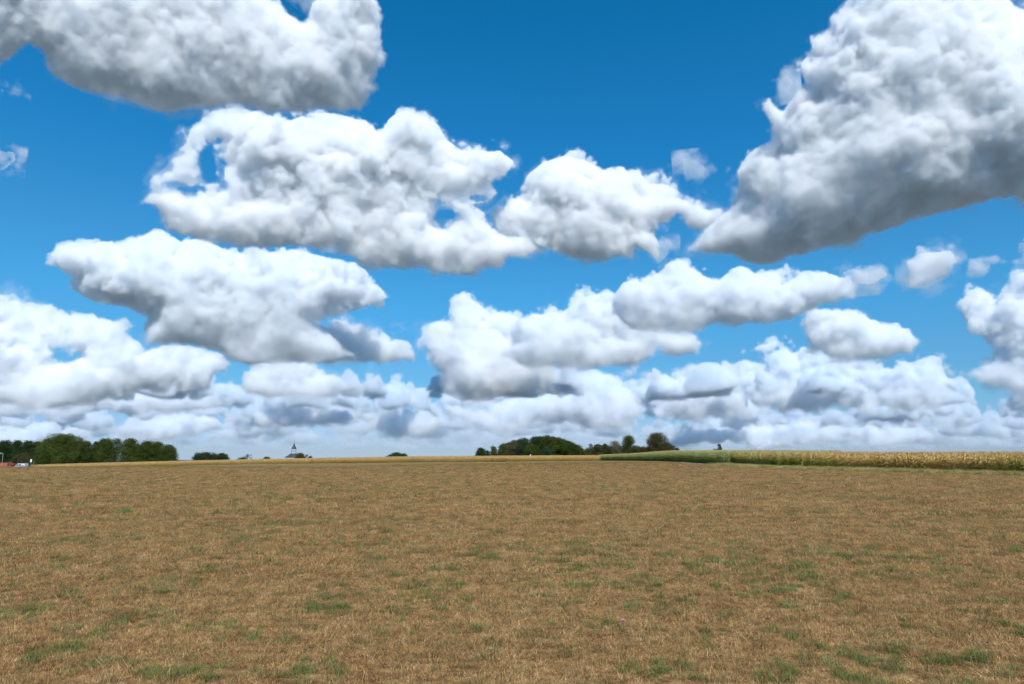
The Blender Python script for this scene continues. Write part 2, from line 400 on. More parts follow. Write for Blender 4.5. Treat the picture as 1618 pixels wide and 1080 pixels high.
# ------------------------------------------------------------------ maize fields (stuff)
def maize(mat_leaf, mat_tassel, r, H=2.15, droop=1.0):
    path = [(0, 0, 0), (.01, 0, H * .3), (0, .01, H * .6), (0, 0, H * .86)]
    stalk = tube(path, [.014, .013, .011, .007], 5)
    Ls = []
    for k in range(12):
        z = H * (.10 + .066 * k); a = (k % 2) * math.pi + r.normal(0, .45) + .4
        L = r.uniform(.55, .85) * (1 - .35 * abs(k / 11 - .5)); hd = np.array([math.cos(a), math.sin(a), 0]); sd = np.array([-math.sin(a), math.cos(a), 0])
        p = np.array([0, 0, z]); an = r.uniform(.35, .7); V = []
        for i, t in enumerate(np.linspace(0, 1, 5)):
            if i: p = p + L / 4 * (hd * math.sin(an) + np.array([0, 0, 1]) * math.cos(an)); an += r.uniform(.35, .65) * droop
            w = .045 * math.sin(math.pi * (.18 + .8 * t)) + .004
            V += [p - sd * w + [0, 0, .01], p + sd * w + [0, 0, .01]]
        Ls.append((np.array(V), np.array([[2 * i, 2 * i + 1, 2 * i + 3, 2 * i + 2] for i in range(4)])))
    for k in range(1): # cob
        a = r.uniform(0, 6.28); c = np.array([math.cos(a) * .035, math.sin(a) * .035, H * .42])
        Ls.append(tube([c, c + [.02 * math.cos(a), .02 * math.sin(a), .1], c + [.05 * math.cos(a), .05 * math.sin(a), .22]], [.018, .03, .006], 5))
    T = []
    for k in range(7):
        a = r.uniform(0, 6.28); s = r.uniform(.02, .14); z0 = H * .84
        T.append(tube([(0, 0, z0), (s * .5 * math.cos(a), s * .5 * math.sin(a), z0 + H * .08), (s * math.cos(a), s * math.sin(a), z0 + H * r.uniform(.12, .17))], [.009, .018, .009], 4))
    v1, q1 = cat_vf([stalk] + Ls); v2, q2 = cat_vf(T)
    o = mesh_obj('maize_plant', *cat_vf([(v1, q1), (v2, q2)]), mat_leaf, link=False)
    o.data.materials.append(mat_tassel)
    mi = np.zeros(len(q1) + len(q2), np.int32); mi[len(q1):] = 1
    o.data.polygons.foreach_set('material_index', mi)
    return o
def vert_leafy(name, lo, midc, hi, z0=.0, z1=2.2, rnd=.35):
    """maize leaves: browner near the foot, greener or paler above, in the plant's own height"""
    m, n, l, b = new_mat(name, .75, .2)
    tcn = n.new('ShaderNodeTexCoord'); sp = n.new('ShaderNodeSeparateXYZ'); l.new(tcn.outputs['Object'], sp.inputs[0])
    g = n.new('ShaderNodeNewGeometry')
    f = noise_node(n, l, g.outputs['Position'], 4, 2); f2 = noise_node(n, l, g.outputs['Position'], .12, 2)
    oi = n.new('ShaderNodeObjectInfo')
    a = n.new('ShaderNodeMath'); a.operation = 'MULTIPLY_ADD'; l.new(sp.outputs[2], a.inputs[0]); a.inputs[1].default_value = 1 / (z1 - z0); l.new(f, a.inputs[2])
    a2 = n.new('ShaderNodeMath'); a2.operation = 'MULTIPLY_ADD'; l.new(oi.outputs['Random'], a2.inputs[0]); a2.inputs[1].default_value = rnd; l.new(a.outputs[0], a2.inputs[2])
    a3 = n.new('ShaderNodeMath'); a3.operation = 'MULTIPLY_ADD'; l.new(f2, a3.inputs[0]); a3.inputs[1].default_value = .5; l.new(a2.outputs[0], a3.inputs[2])
    a4 = n.new('ShaderNodeMath'); a4.operation = 'MULTIPLY'; l.new(a3.outputs[0], a4.inputs[0]); a4.inputs[1].default_value = .45
    c = ramp_node(n, l, a4.outputs[0], [(.32, lo), (.5, midc), (.72, hi)])
    l.new(c, b.inputs['Base Color'])
    tr = n.new('ShaderNodeBsdfTranslucent'); l.new(c, tr.inputs[0]); mx = n.new('ShaderNodeMixShader'); mx.inputs[0].default_value = .3
    l.new(b.outputs[0], mx.inputs[1]); l.new(tr.outputs[0], mx.inputs[2]); l.new(mx.outputs[0], n['Material Output'].inputs[0])
    return m
tas = leafy('maize_tassel', [(.3, (.46, .28, .13)), (.5, (.66, .44, .22)), (.7, (.82, .60, .34))], clump=.6, rnd=.4)
tas_g = leafy('green_maize_tassel', [(.3, (.40, .33, .14)), (.5, (.58, .48, .23)), (.7, (.72, .62, .34))], clump=.6, rnd=.4)
MZ_GOLD = vert_leafy('ripe_maize_leaf', (.42, .28, .10), (.66, .50, .15), (.78, .58, .26))
MZ_GREEN = vert_leafy('green_maize_leaf', (.30, .25, .09), (.22, .30, .06), (.54, .56, .21))
MZ_OLIVE = vert_leafy('yellowing_maize_leaf', (.26, .17, .055), (.36, .38, .055), (.74, .60, .22))
MZ_BROWN = vert_leafy('withered_maize_leaf', (.30, .17, .06), (.58, .42, .12), (.84, .64, .27))
MV = []
for lm, tm, hh, dr in ((MZ_GOLD, tas, 2.1, 1.0), (MZ_GREEN, tas_g, 2.35, .9), (MZ_OLIVE, tas, 2.15, 1.0), (MZ_BROWN, tas, 2.15, 1.15)):
    for k in range(3): MV.append(maize(lm, tm, r, hh, dr))

def edge_points(edge, depth, row, step, r):
    """plants in rows parallel to a field edge given as (column, distance) pairs, going back from it"""
    E = np.array([col_at(a, b)[:2] for a, b in edge]); P = []
    for k in range(int(depth / row)):
        for a, b in zip(E, E[1:]):
            t = b - a; L = np.linalg.norm(t); nrm = np.array([-t[1], t[0]]) / L
            if nrm @ ((a + b) / 2) < 0: nrm = -nrm
            m_ = int(L / step); s = (np.arange(m_) + r.random(m_) * .5) / m_
            P.append(a + t * s[:, None] + nrm * (k * row) + r.normal(0, .06, (m_, 2)))
    return np.concatenate(P)
# far ripe field, left and centre
P1 = edge_points([(48, 296), (150, 292), (280, 290), (400, 292), (520, 262), (650, 250), (800, 252), (960, 285)], 12, .75, .30, r)
pz = terrain(P1[:, 0], P1[:, 1])
scatter('maize_field', MV[0:3], np.column_stack([P1, pz]), r.uniform(0, 6.28, len(P1)), r.uniform(.88, 1.08, len(P1)), r.integers(0, 3, len(P1)),
        'ripe golden maize field along the far edge of the dry field', 'maize field', tilt=r.normal(0, .06, (len(P1), 2)))
# near field on the right: green, then yellowing, then withered
P2 = edge_points([(946, 290), (1000, 225), (1060, 155), (1100, 128), (1145, 113)], 16, .75, .19, r)
P3 = edge_points([(1135, 120), (1230, 98), (1350, 87), (1480, 76), (1600, 66), (1720, 60), (1900, 55)], 20, .75, .19, r)
P = np.concatenate([P2, P3]); px = px_of(P[:, 0], P[:, 1]); isg = np.arange(len(P)) < len(P2)
u = r.random(len(P)); nz_ = lat_noise(P[:, 0], P[:, 1], 3.0, 21) - .5
pb = smooth01((px - 1290 + 90 * nz_) / 90) * (1 - .75 * smooth01((px - 1520) / 60))     # share of withered plants
kind_ = np.where(isg, 1, np.where(u < pb, 3, 2))
back = smooth01((P[:, 1] - 92) / 20) * (px < 1330) * (~isg)
kind_ = np.where((~isg) & (u < .35 * back), 1, kind_)
zz = terrain(P[:, 0], P[:, 1])
scatter('maize_field', MV, np.column_stack([P, zz]), r.uniform(0, 6.28, len(P)), r.uniform(.88, 1.08, len(P)), kind_ * 3 + r.integers(0, 3, len(P)),
        'maize field on the right, green at its left end and withered brown at its right', 'maize field', tilt=r.normal(0, .07, (len(P), 2)))
# verges of tall dry grass along the maize
VG = []
pale = leafy('pale_verge_grass', [(.3, (.30, .20, .10)), (.5, (.50, .37, .20)), (.7, (.66, .52, .32))], clump=.3, rnd=.4, jitter_scale=12)
verge = leafy('verge_grass', [(.3, (.20, .18, .05)), (.5, (.40, .36, .12)), (.7, (.62, .53, .22))], clump=.3, rnd=.4, jitter_scale=12)
for mt_ in (pale, verge):
    for k in range(3):
        v, q = blades(120, .30, (.18, .50), (.006, .012), (.0, .45), (.1, .9), r)
        VG.append(mesh_obj('verge_tuft', v, q, mt_, link=False))
def verge_pts(edge, width, dens, r):
    E = np.array([col_at(a, b)[:2] for a, b in edge]); P = []
    for a, b in zip(E, E[1:]):
        t = b - a; L = np.linalg.norm(t); nrm = np.array([-t[1], t[0]]) / L
        if nrm @ ((a + b) / 2) > 0: nrm = -nrm
        m_ = int(L * width * dens); P.append(a + t * r.random(m_)[:, None] + nrm * (r.random(m_)[:, None] ** 1.3 * width - .3))
    return np.concatenate(P)
Q1 = verge_pts([(1135, 116), (1230, 97), (1350, 86), (1480, 75), (1600, 65), (1720, 59), (1900, 54)], 2.4, 9, r)
Q2 = verge_pts([(1085, 136), (1145, 112), (1200, 103)], 2.6, 6, r)
Q3 = verge_pts([(290, 290), (400, 292), (560, 262)], 9, 1.6, r)
Q = np.concatenate([Q1, Q2, Q3]); vid = np.concatenate([r.integers(3, 6, len(Q1)), r.integers(0, 3, len(Q2) + len(Q3))])
vid[:len(Q1)][r.random(len(Q1)) < .25] -= 3
scatter('verge_grass', VG, np.column_stack([Q, terrain(Q[:, 0], Q[:, 1])]), r.uniform(0, 6.28, len(Q)), r.uniform(.7, 1.35, len(Q)) * np.where(np.arange(len(Q)) < len(Q1), 1, .45), vid,
        'strip of taller dry grass along the foot of the maize', 'grass')

# ------------------------------------------------------------------ trees
bark = plain('bark', (.10, .075, .05), .95, .1, .3, 5)
LEAF = {
    'mid': leafy('leaf_mid_green', [(.3, (.030, .048, .009)), (.5, (.062, .088, .016)), (.7, (.12, .145, .034))], clump=.35, rnd=.2, jitter_scale=1.5),
    'dark': leafy('leaf_dark_green', [(.3, (.018, .040, .012)), (.5, (.035, .065, .018)), (.7, (.065, .10, .032))], clump=.35, rnd=.2, jitter_scale=1.5),
    'blue': leafy('leaf_bluish_green', [(.3, (.026, .050, .024)), (.5, (.045, .080, .036)), (.7, (.075, .120, .058))], clump=.35, rnd=.2, jitter_scale=1.5),
    'olive': leafy('leaf_olive', [(.3, (.045, .050, .018)), (.5, (.085, .085, .030)), (.7, (.13, .125, .050))], clump=.35, rnd=.2, jitter_scale=1.5),
    'pale': leafy('leaf_pale_olive', [(.3, (.085, .080, .045)), (.5, (.13, .125, .065)), (.7, (.18, .17, .10))], clump=.35, rnd=.2, jitter_scale=1.5),
    'red': leafy('leaf_rusty', [(.3, (.060, .034, .018)), (.5, (.095, .058, .026)), (.7, (.13, .085, .04))], clump=.35, rnd=.2, jitter_scale=1.5),
}
def tree(px, halfw, top, dist, leaf, label, name='tree', shape='round', dens=1.0, base_row=None, lean=0, gap=.0, group='trees beyond the maize', cat='tree'):
    x, y, z = col_at(px, dist); m = dist / F
    if base_row is not None: z = min(z, z_row(base_row, dist))
    Ht = z_row(top, dist) - z; W_ = halfw * m * (1.0 if px < 300 else 1.22 if shape != 'bush' else 1.1)
    t = empty(name, (x, y, z))
    rr = np.random.default_rng(int(px * 7 + dist))
    cb = Ht * (.06 if shape in ('round', 'bush', 'cone') else .28)                # foot of the crown
    lobes = []
    nl = {'round': 40, 'bush': 20, 'cone': 16, 'tall': 26, 'ragged': 10}[shape]
    for k in range(nl):
        f = (k + .5) / nl; zz = cb + (Ht - cb) * f
        if shape == 'cone': rw = 1.3 * W_ * (1 - f) ** .7
        elif shape == 'tall': rw = W_ * (math.sin(math.pi * (.12 + .80 * f)) ** .6)
        elif shape == 'ragged': rw = W_ * (1.1 - .6 * f)
        else: rw = W_ * math.sqrt(max(0, 1 - max(0, (f - .35) / .65) ** 2.4))
        lr = {'round': .40, 'bush': .50, 'cone': .40, 'tall': .42, 'ragged': .34}[shape] * min(W_, Ht * .5) * rr.uniform(.55, 1.3)
        lr = min(lr, max(rw, .3 * W_))
        a = rr.uniform(0, 2 * math.pi) if k % 2 else (0 if k % 4 == 0 else math.pi) + rr.normal(0, .5)
        dd = max(0, rw - lr * .9) * (rr.uniform(.8, 1.05) if k % 3 else rr.uniform(.1, .7))
        lobes.append((dd * math.cos(a) + lean * f * W_, dd * math.sin(a), min(zz, Ht - lr * .75), lr))
    lobes.append((lean * W_, 0, Ht - .32 * min(W_, Ht * .5), .33 * min(W_, Ht * .5)))
    if shape not in ('ragged', 'cone'):
        for f in (.12, .3, .48, .62):
            rc = W_ * (.62 if f < .5 else .5) * (1 - .5 * gap)
            lobes.append((rr.normal(0, .12) * W_ + lean * f * W_, rr.normal(0, .12) * W_, cb + (Ht - cb) * f, min(rc, Ht * (.95 - f))))
            if W_ > Ht * .55: lobes.append((.55 * W_, 0, cb + (Ht - cb) * f, rc * .6)); lobes.append((-.55 * W_, 0, cb + (Ht - cb) * f, rc * .6))
    lobes = np.array(lobes)
    ls = max(.34, .95 * m * 1.1) if dist > 200 else .3          # leaf spray size
    area = (lobes[:, 3] ** 2 * 4 * math.pi)
    P = []; Nn = []
    for (lx, ly, lz, lr), ar in zip(lobes, area):
        nn = int(ar / ls ** 2 * 1.3 * dens * (1 - gap))
        v = rr.normal(size=(nn, 3)); v /= np.linalg.norm(v, axis=1)[:, None]
        bumps = 1 + .26 * np.sin(v[:, 0] * 5 + lx) * np.sin(v[:, 1] * 5 + ly) + .18 * np.sin(v[:, 2] * 9 + lz) * np.sin(v[:, 0] * 8)
        rad = lr * bumps * (1 - .35 * rr.random(nn) ** 2) + rr.exponential(.09 * lr + .12, nn) * (rr.random(nn) < .35)
        P.append(np.array([lx, ly, lz]) + v * rad[:, None] * [1, 1, .85]); Nn.append(v)
    P = np.concatenate(P); Nn = np.concatenate(Nn)
    keep = P[:, 2] > .15
    P, Nn = P[keep], Nn[keep]
    # orient the sprays outward with scatter
    Nn = Nn + rr.normal(0, .55, Nn.shape) + [0, 0, .25]; Nn /= np.linalg.norm(Nn, axis=1)[:, None]
    a = np.cross(Nn, rr.normal(size=Nn.shape)); a /= np.linalg.norm(a, axis=1)[:, None]; b = np.cross(Nn, a)
    sz = (ls * rr.uniform(.45, 1.0, len(P)))[:, None]
    c = .16 * rr.normal(size=(len(P), 4, 1))
    V = np.stack([P - a * sz * .6 + Nn * sz * c[:, 0], P - b * sz * .42 + Nn * sz * c[:, 1], P + a * sz * .6 + Nn * sz * c[:, 2], P + b * sz * .42 + Nn * sz * c[:, 3]], 1).reshape(-1, 3)
    mesh_obj('crown', V, np.arange(len(V)).reshape(-1, 4), LEAF[leaf], parent=t)
    tr = max(.10, Ht * .022)
    parts = [tube([(0, 0, -.4), (.1 * tr, 0, Ht * .25), (lean * W_ * .5, .1, Ht * .6), (lean * W_, 0, Ht * .88)], [tr * 1.5, tr, tr * .6, tr * .15], 8)]
    for k in rr.choice(len(lobes), min(8, len(lobes)), replace=False):
        lx, ly, lz, lr = lobes[k]; z0 = min(lz * .65, Ht * .55)
        parts.append(tube([(0, 0, z0), (lx * .5, ly * .5, (z0 + lz) / 2 + .1 * Ht * 0), (lx, ly, lz)], [tr * .5, tr * .32, tr * .1], 5))
    mesh_obj('trunk', *cat_vf(parts), bark, parent=t, smooth=True)
    return tag(t, label, cat, group)

LG = 'trees beyond the far left corner of the field'
for px, hw, tp, lab in ((-22, 20, 697, 'dark wood tree at the very left edge, behind the orange container'), (4, 18, 696.5, 'dark wood tree rising behind the street lamp'),
                        (24, 15, 696, 'dark wood tree behind the white van, second right of the street lamp'), (42, 14, 697, 'dark wood tree behind the roadside sign'), (57, 12, 697.5, 'dark wood tree half hidden by the biggest left tree')):
    tree(px, hw, tp, 470, 'dark', lab, group=LG, shape='round')
tree(36, 17, 716.5, 330, 'olive', 'low spreading dull green tree behind the roadside sign', group=LG, shape='bush', base_row=738)
tree(98, 37, 686, 330, 'mid', 'biggest and tallest tree of the left group with a wide bright crown', group=LG, dens=1.0, base_row=738)
tree(71, 14, 694, 335, 'mid', 'leafy tree merging into the left side of the biggest tree', group=LG, base_row=738)
tree(68, 11, 716, 322, 'mid', 'low leafy tree at the left foot of the biggest tree', group=LG, shape='bush', base_row=738)
tree(134, 13, 697, 328, 'mid', 'rounded tree touching the right side of the biggest left tree', group=LG, base_row=737)
tree(150, 10, 698, 400, 'dark', 'dark tree showing in the dip between the biggest left tree and the next group', group=LG, base_row=737)
tree(163, 18, 693.5, 332, 'mid', 'rounded bright green tree, first of the group right of the biggest tree', group=LG, base_row=736)
tree(182, 12, 693, 380, 'blue', 'bluish loose-crowned tree between two round bright trees', group=LG, shape='tall', gap=.3, base_row=736)
tree(204, 17, 693, 335, 'mid', 'dome-shaped tree in the middle of the left tree line', group=LG, base_row=736)
tree(230, 17, 697, 338, 'mid', 'round tree, third from the right end of the left tree line', group=LG, base_row=735)
tree(247, 15, 698, 342, 'mid', 'round tree, second from the right end of the left tree line', group=LG, base_row=735)
tree(266, 15, 703.5, 340, 'mid', 'lower sloping tree at the right end of the left tree line', group=LG, base_row=735)
BG = 'bushes and treetops beyond the ripe maize'
tree(325, 17, 714.5, 520, 'dark', 'low dark dome of a tree just right of the left tree line', group=BG, base_row=732)
tree(350, 10, 716, 515, 'dark', 'small round tree beside the low dark dome', group=BG, base_row=731)
tree(390, 9, 717.2, 560, 'dark', 'ragged dark treetop with a broken crown left of the church', group=BG, shape='ragged', gap=.4, base_row=730)
tree(383, 8, 722.5, 540, 'mid', 'low bush at the foot of the ragged treetop', group=BG, shape='bush', base_row=730)
tree(421, 7, 721.5, 560, 'dark', 'tiny low bush just left of the church', group=BG, shape='bush', base_row=730)
tree(474, 7, 715.8, 500, 'olive', 'olive treetop against the right side of the church roof', group=BG, base_row=729)
tree(484, 4, 717.5, 500, 'olive', 'small thin treetop, second right of the church', group=BG, shape='ragged', gap=.3, base_row=729)
tree(490, 4, 720.5, 500, 'mid', 'lowest treetop right of the church', group=BG, shape='bush', base_row=729)
tree(616, 8, 718.2, 560, 'dark', 'low bush at the left end of the isolated clump on the maize skyline', group=BG, shape='bush', base_row=728)
tree(627, 10, 714.8, 560, 'dark', 'rounded tree topping the isolated clump on the maize skyline', group=BG, base_row=728)
tree(638, 6, 716.5, 560, 'dark', 'bush at the right end of the isolated clump on the maize skyline', group=BG, shape='bush', base_row=728)
CG = 'grove beyond the middle of the maize'
tree(760, 8, 707.5, 430, 'dark', 'boxy dark tree standing left of the round grove', group=CG, base_row=726)
tree(770, 6, 711.5, 430, 'dark', 'low tree in the dip left of the round grove', group=CG, shape='bush', base_row=726)
tree(780, 5.5, 705, 432, 'olive', 'narrow tree close to the left foot of the round grove', group=CG, shape='tall', base_row=726)
for px, hw, tp, lf, dd, lab in ((797, 11, 701.5, 'olive', 425, 'olive tree at the left end of the round grove'), (812, 10, 695.5, 'pale', 440, 'paler grey-green tree, second from the left in the grove'),
                                (829, 12, 692.5, 'blue', 430, 'bluish green tree, third from the left in the grove'), (847, 13, 690.5, 'dark', 435, 'dark tree just left of the tip of the grove'),
                                (840, 12, 702, 'mid', 415, 'lower tree in front of the left half of the grove'),
                                (866, 12, 688.3, 'mid', 425, 'tallest tree at the tip of the round grove'), (883, 12, 692, 'mid', 430, 'tree just right of the tip of the grove'),
                                (897, 12, 697, 'mid', 426, 'rounded tree on the right slope of the grove'), (911, 10.5, 703, 'mid', 424, 'low tree at the right end of the grove'),
                                (863, 9, 706, 'blue', 410, 'small bluish bush in front of the tip of the grove')):
    tree(px, hw, tp, dd, lf, lab, group=CG, base_row=727)
for px, hw, tp, lf, dd, lab in ((805, 11, 699, 'olive', 445, 'half-hidden olive tree at the far left of the grove'), (821, 11, 694.5, 'dark', 445, 'half-hidden dark tree behind the left half of the grove'), (856, 12, 690, 'dark', 445, 'half-hidden dark tree behind the tip of the grove'),
                                (875, 12, 690.3, 'dark', 445, 'half-hidden dark tree just behind the right side of the tip'), (890, 12, 694.5, 'dark', 444, 'half-hidden dark tree behind the right slope of the grove'), (904, 11, 700, 'dark', 443, 'half-hidden dark tree low on the right slope of the grove'),
                                (918, 7, 708.5, 'mid', 423, 'last low bush at the right foot of the grove')):
    tree(px, hw, tp, dd, lf, lab, group=CG, base_row=727)
RG = 'trees behind the green maize'
for px, hw, tp, lf, dd, lab in ((938, 9, 707, 'dark', 425, 'low dark bush under the ragged tree right of the grove'), (951, 10, 704.5, 'dark', 425, 'dark undergrowth between the two round olive trees'), (966, 9, 705, 'olive', 420, 'olive undergrowth left of the thin pale tree'),
                                (979, 9, 703.5, 'olive', 410, 'olive undergrowth right of the thin pale tree'), (1010, 9, 705.5, 'olive', 340, 'olive undergrowth right behind the tall narrow tree'), (1023, 8, 706.5, 'dark', 335, 'dark undergrowth left behind the tall broad tree'), (1063, 8, 704, 'olive', 315, 'low olive tree right behind the tall broad tree')):
    tree(px, hw, tp, dd, lf, lab, group=RG, shape='bush', base_row=722)
tree(933, 6.5, 700.3, 420, 'olive', 'ragged dark tree just right of the round grove', group=RG, shape='ragged', gap=.3, base_row=727)
tree(929, 7, 708, 415, 'olive', 'low bush between the grove and the green maize', group=RG, shape='bush', base_row=727)
tree(945, 9, 702, 400, 'olive', 'round olive tree left of the tall narrow tree', group=RG, base_row=725)
tree(957, 8, 701, 405, 'olive', 'second round olive tree left of the tall narrow tree', group=RG, base_row=725)
tree(972, 8.5, 696.5, 400, 'pale', 'thin pale half-bare tree left of the tall narrow tree', group=RG, shape='tall', gap=.55, base_row=724)
tree(986, 5, 704, 395, 'red', 'low rusty dark bush at the left foot of the tall narrow tree', group=RG, shape='bush', base_row=722)
tree(994, 9.5, 688, 330, 'mid', 'tall narrow tree, left of the two tall trees behind the green maize', group=RG, shape='tall', gap=.1, base_row=722)
tree(1003, 9, 704, 325, 'olive', 'low bush at the right foot of the tall narrow tree', group=RG, shape='bush', base_row=720)
tree(1017, 6, 705.5, 320, 'red', 'rusty bush between the two tall trees', group=RG, shape='bush', base_row=718)
tree(1029, 6.5, 705, 300, 'red', 'reddish bush at the left foot of the tall oak', group=RG, shape='bush', base_row=718)
tree(1040, 15.5, 684.3, 310, 'olive', 'tall broad oak-like tree behind the green maize', group=RG, shape='tall', gap=.1, base_row=720)
tree(1056, 9, 698.5, 305, 'olive', 'lower tree sloping down right of the tall broad tree', group=RG, base_row=718)
tree(1048, 7, 706, 290, 'red', 'reddish bush in front of the tall broad tree', group=RG, shape='bush', base_row=718)
tree(1071, 5, 707.3, 300, 'olive', 'tiny bush at the right end of the trees behind the green maize', group=RG, shape='bush', base_row=716)
tree(1137.5, 4, 701.3, 420, 'dark', 'small pointed dark tree alone above the maize skyline', group=RG, shape='tall', base_row=716)
tree(1130, 4, 708.6, 425, 'dark', 'very low bush beside the lone pointed tree', group=RG, shape='bush', base_row=716)

# ------------------------------------------------------------------ church
cx, cyy, _ = col_at(463.5, 520); cz = float(terrain(cx, cyy)); mm = 520 / F
def zr(row): return z_row(row, 520) - cz
ch = empty('church', (cx, cyy, cz))
tag(ch, 'small church with dark slate spire and white belfry beyond the maize', 'church')
slate = plain('slate', (.055, .060, .075), .5, .4, .2, 2)
white = plain('white_render', (.78, .78, .77), .8, .2, .05, 1)
stone = plain('pale_wall', (.48, .45, .38), .9, .2, .1, 1)
darkm = plain('dark_opening', (.03, .03, .035), .8, .2, .1, 1)
bm = bmesh.new(); hw = 10.0 * mm
box(bm, -hw, hw, -hw, hw, -.5, zr(722)); bm_obj('wall', bm, stone, ch)
bm = bmesh.new(); e = hw + .35
lathe(bm, [(e * 1.414, zr(722.1)), (e * 1.414 * .97, zr(721.7)), (e * .98, zr(720)), (4.0 * mm * 1.2, zr(715.9))], 4, rot=math.pi / 4)
bm_obj('roof', bm, slate, ch)
bw = 3.45 * mm
bel = bmesh.new(); lathe(bel, [(bw, zr(716.6)), (bw, zr(708.9))], 8, rot=math.pi / 8)
bel = bm_obj('belfry', bel, white, ch)
for k in range(8):
    a = math.pi / 4 * k; bm = bmesh.new(); ap = bw * math.cos(math.pi / 8)
    vs_ = box(bm, -.30, .30, -.03, .03, zr(715), zr(711))
    vs_ += box(bm, -.2, .2, -.03, .03, zr(711), zr(710.4))
    bmesh.ops.transform(bm, matrix=Matrix.Rotation(a - math.pi / 2, 4, 'Z') @ Matrix.Translation((0, ap + .01, 0)), verts=bm.verts)
    bm_obj('opening', bm, darkm, bel)
bm = bmesh.new(); lathe(bm, [(bw + .28, zr(709.1)), (bw + .2, zr(708.6)), (bw * .62, zr(705)), (bw * .25, zr(701.5)), (.08, zr(699.3))], 8, rot=math.pi / 8)
sp_ = bm_obj('spire', bm, slate, ch)
bm = bmesh.new(); box(bm, -.05, .05, -.05, .05, zr(699.6), zr(695.3)); box(bm, -.45, .45, -.04, .04, zr(697.1), zr(696.7))
bm_obj('cross', bm, plain('weathered_metal', (.25, .24, .22), .5, .5, .1, 2, .6), sp_)
bm = bmesh.new(); bmesh.ops.create_uvsphere(bm, u_segments=10, v_segments=6, radius=.24)
bmesh.ops.translate(bm, vec=(0, 0, zr(699.1)), verts=bm.verts); bm_obj('finial_ball', bm, plain('gilt_ball', (.6, .5, .3), .35, .5, .1, 2, .7), sp_)

# ------------------------------------------------------------------ road-side things at the far left
D0 = 225.0; mm = D0 / F
def at(px, d=D0): x, y, z = col_at(px, d); return x, y, z
steel = plain('galvanised_steel', (.38, .39, .38), .5, .4, .1, 2, .4)
x, y, z = at(3.6, 222); lamp = empty('street_lamp', (x, y, z)); tag(lamp, 'street lamp with its arm reaching out of the left edge of the picture', 'street lamp')
hl = z_row(715.8, 222) - z
v, q = tube([(0, 0, 0), (0, 0, hl * .5), (0, 0, hl - .25), (-.12, 0, hl - .06), (-.5, 0, hl)], [.085, .07, .055, .045, .035], 8)
mesh_obj('pole', v, q, steel, lamp, smooth=True)
bm = bmesh.new(); vs_ = box(bm, -1.15, -.45, -.15, .15, hl - .06, hl + .08)
hd_ = bm_obj('lamp_head', bm, plain('lamp_housing', (.72, .73, .72), .4, .4, .05, 2), lamp, bevel=.03)
bm = bmesh.new(); box(bm, -1.08, -.60, -.11, .11, hl - .10, hl - .062); bm_obj('lens', bm, plain('frosted_lens', (.8, .8, .78), .2, .5, .03, 2), hd_)
# orange container
x, y, z = at(2, 232); ct = empty('container', (x, y, z)); tag(ct, 'orange-red steel container at the left edge beyond the field', 'container')
topc = z_row(730.7, 232) - z; L = 3.1
orange = plain('orange_paint', (.42, .12, .065), .6, .3, .15, 1.5)
pts = []; nc = 40
bm = bmesh.new()
prof = []
for i in range(nc * 2 + 1):
    xx = -L + 2 * L * i / (nc * 2); prof.append((xx, -1.2 - (.05 if (i // 2) % 2 else 0)))
lo_ = [bm.verts.new((a, b, .12)) for a, b in prof]; hi_ = [bm.verts.new((a, b, topc - .1)) for a, b in prof]
for i in range(len(prof) - 1): bm.faces.new((lo_[i], lo_[i + 1], hi_[i + 1], hi_[i]))
box(bm, -L, L, -1.1, 1.2, .12, topc - .1)
bm_obj('body', bm, orange, ct)
bm = bmesh.new()
for a, b in ((0, .13), (topc - .11, topc)):
    box(bm, -L - .04, L + .04, -1.27, -1.19, a, b); box(bm, -L - .04, L + .04, 1.19, 1.27, a, b)
for sx_ in (-L - .05, L - .05): box(bm, sx_, sx_ + .1, -1.28, -1.16, .13, topc - .11)
bm_obj('frame', bm, orange, ct)
bm = bmesh.new(); box(bm, -.35, .65, -1.31, -1.26, .9, topc - .35); dr_ = bm_obj('door', bm, darkm, ct, bevel=.01)
# red low trailer
x, y, z = at(20.2, 236); rt = empty('trailer', (x, y, z)); tag(rt, 'low red covered trailer between the orange container and the white van', 'trailer')
th = z_row(731.6, 236) - z
red = plain('red_tarpaulin', (.42, .07, .05), .6, .3, .15, 2)
bm = bmesh.new(); vs_ = box(bm, -.85, .85, -.8, .8, th - .75, th)
for v in vs_:
    if v.co.z > th - .1 and v.co.x < 0: v.co.z -= .35
bm_obj('cover', bm, red, rt, bevel=.05)
bm = bmesh.new(); box(bm, -.88, .88, -.83, .83, .45, th - .76); bm_obj('bed', bm, darkm, rt)
for sx_ in (-.45, .45):
    bm = bmesh.new(); bmesh.ops.create_cone(bm, cap_ends=True, segments=18, radius1=.33, radius2=.33, depth=.2, matrix=Matrix.Translation((sx_, -.85, .33)) @ Matrix.Rotation(math.pi / 2, 4, 'X'))
    bm_obj('wheel', bm, darkm, rt, bevel=.02)
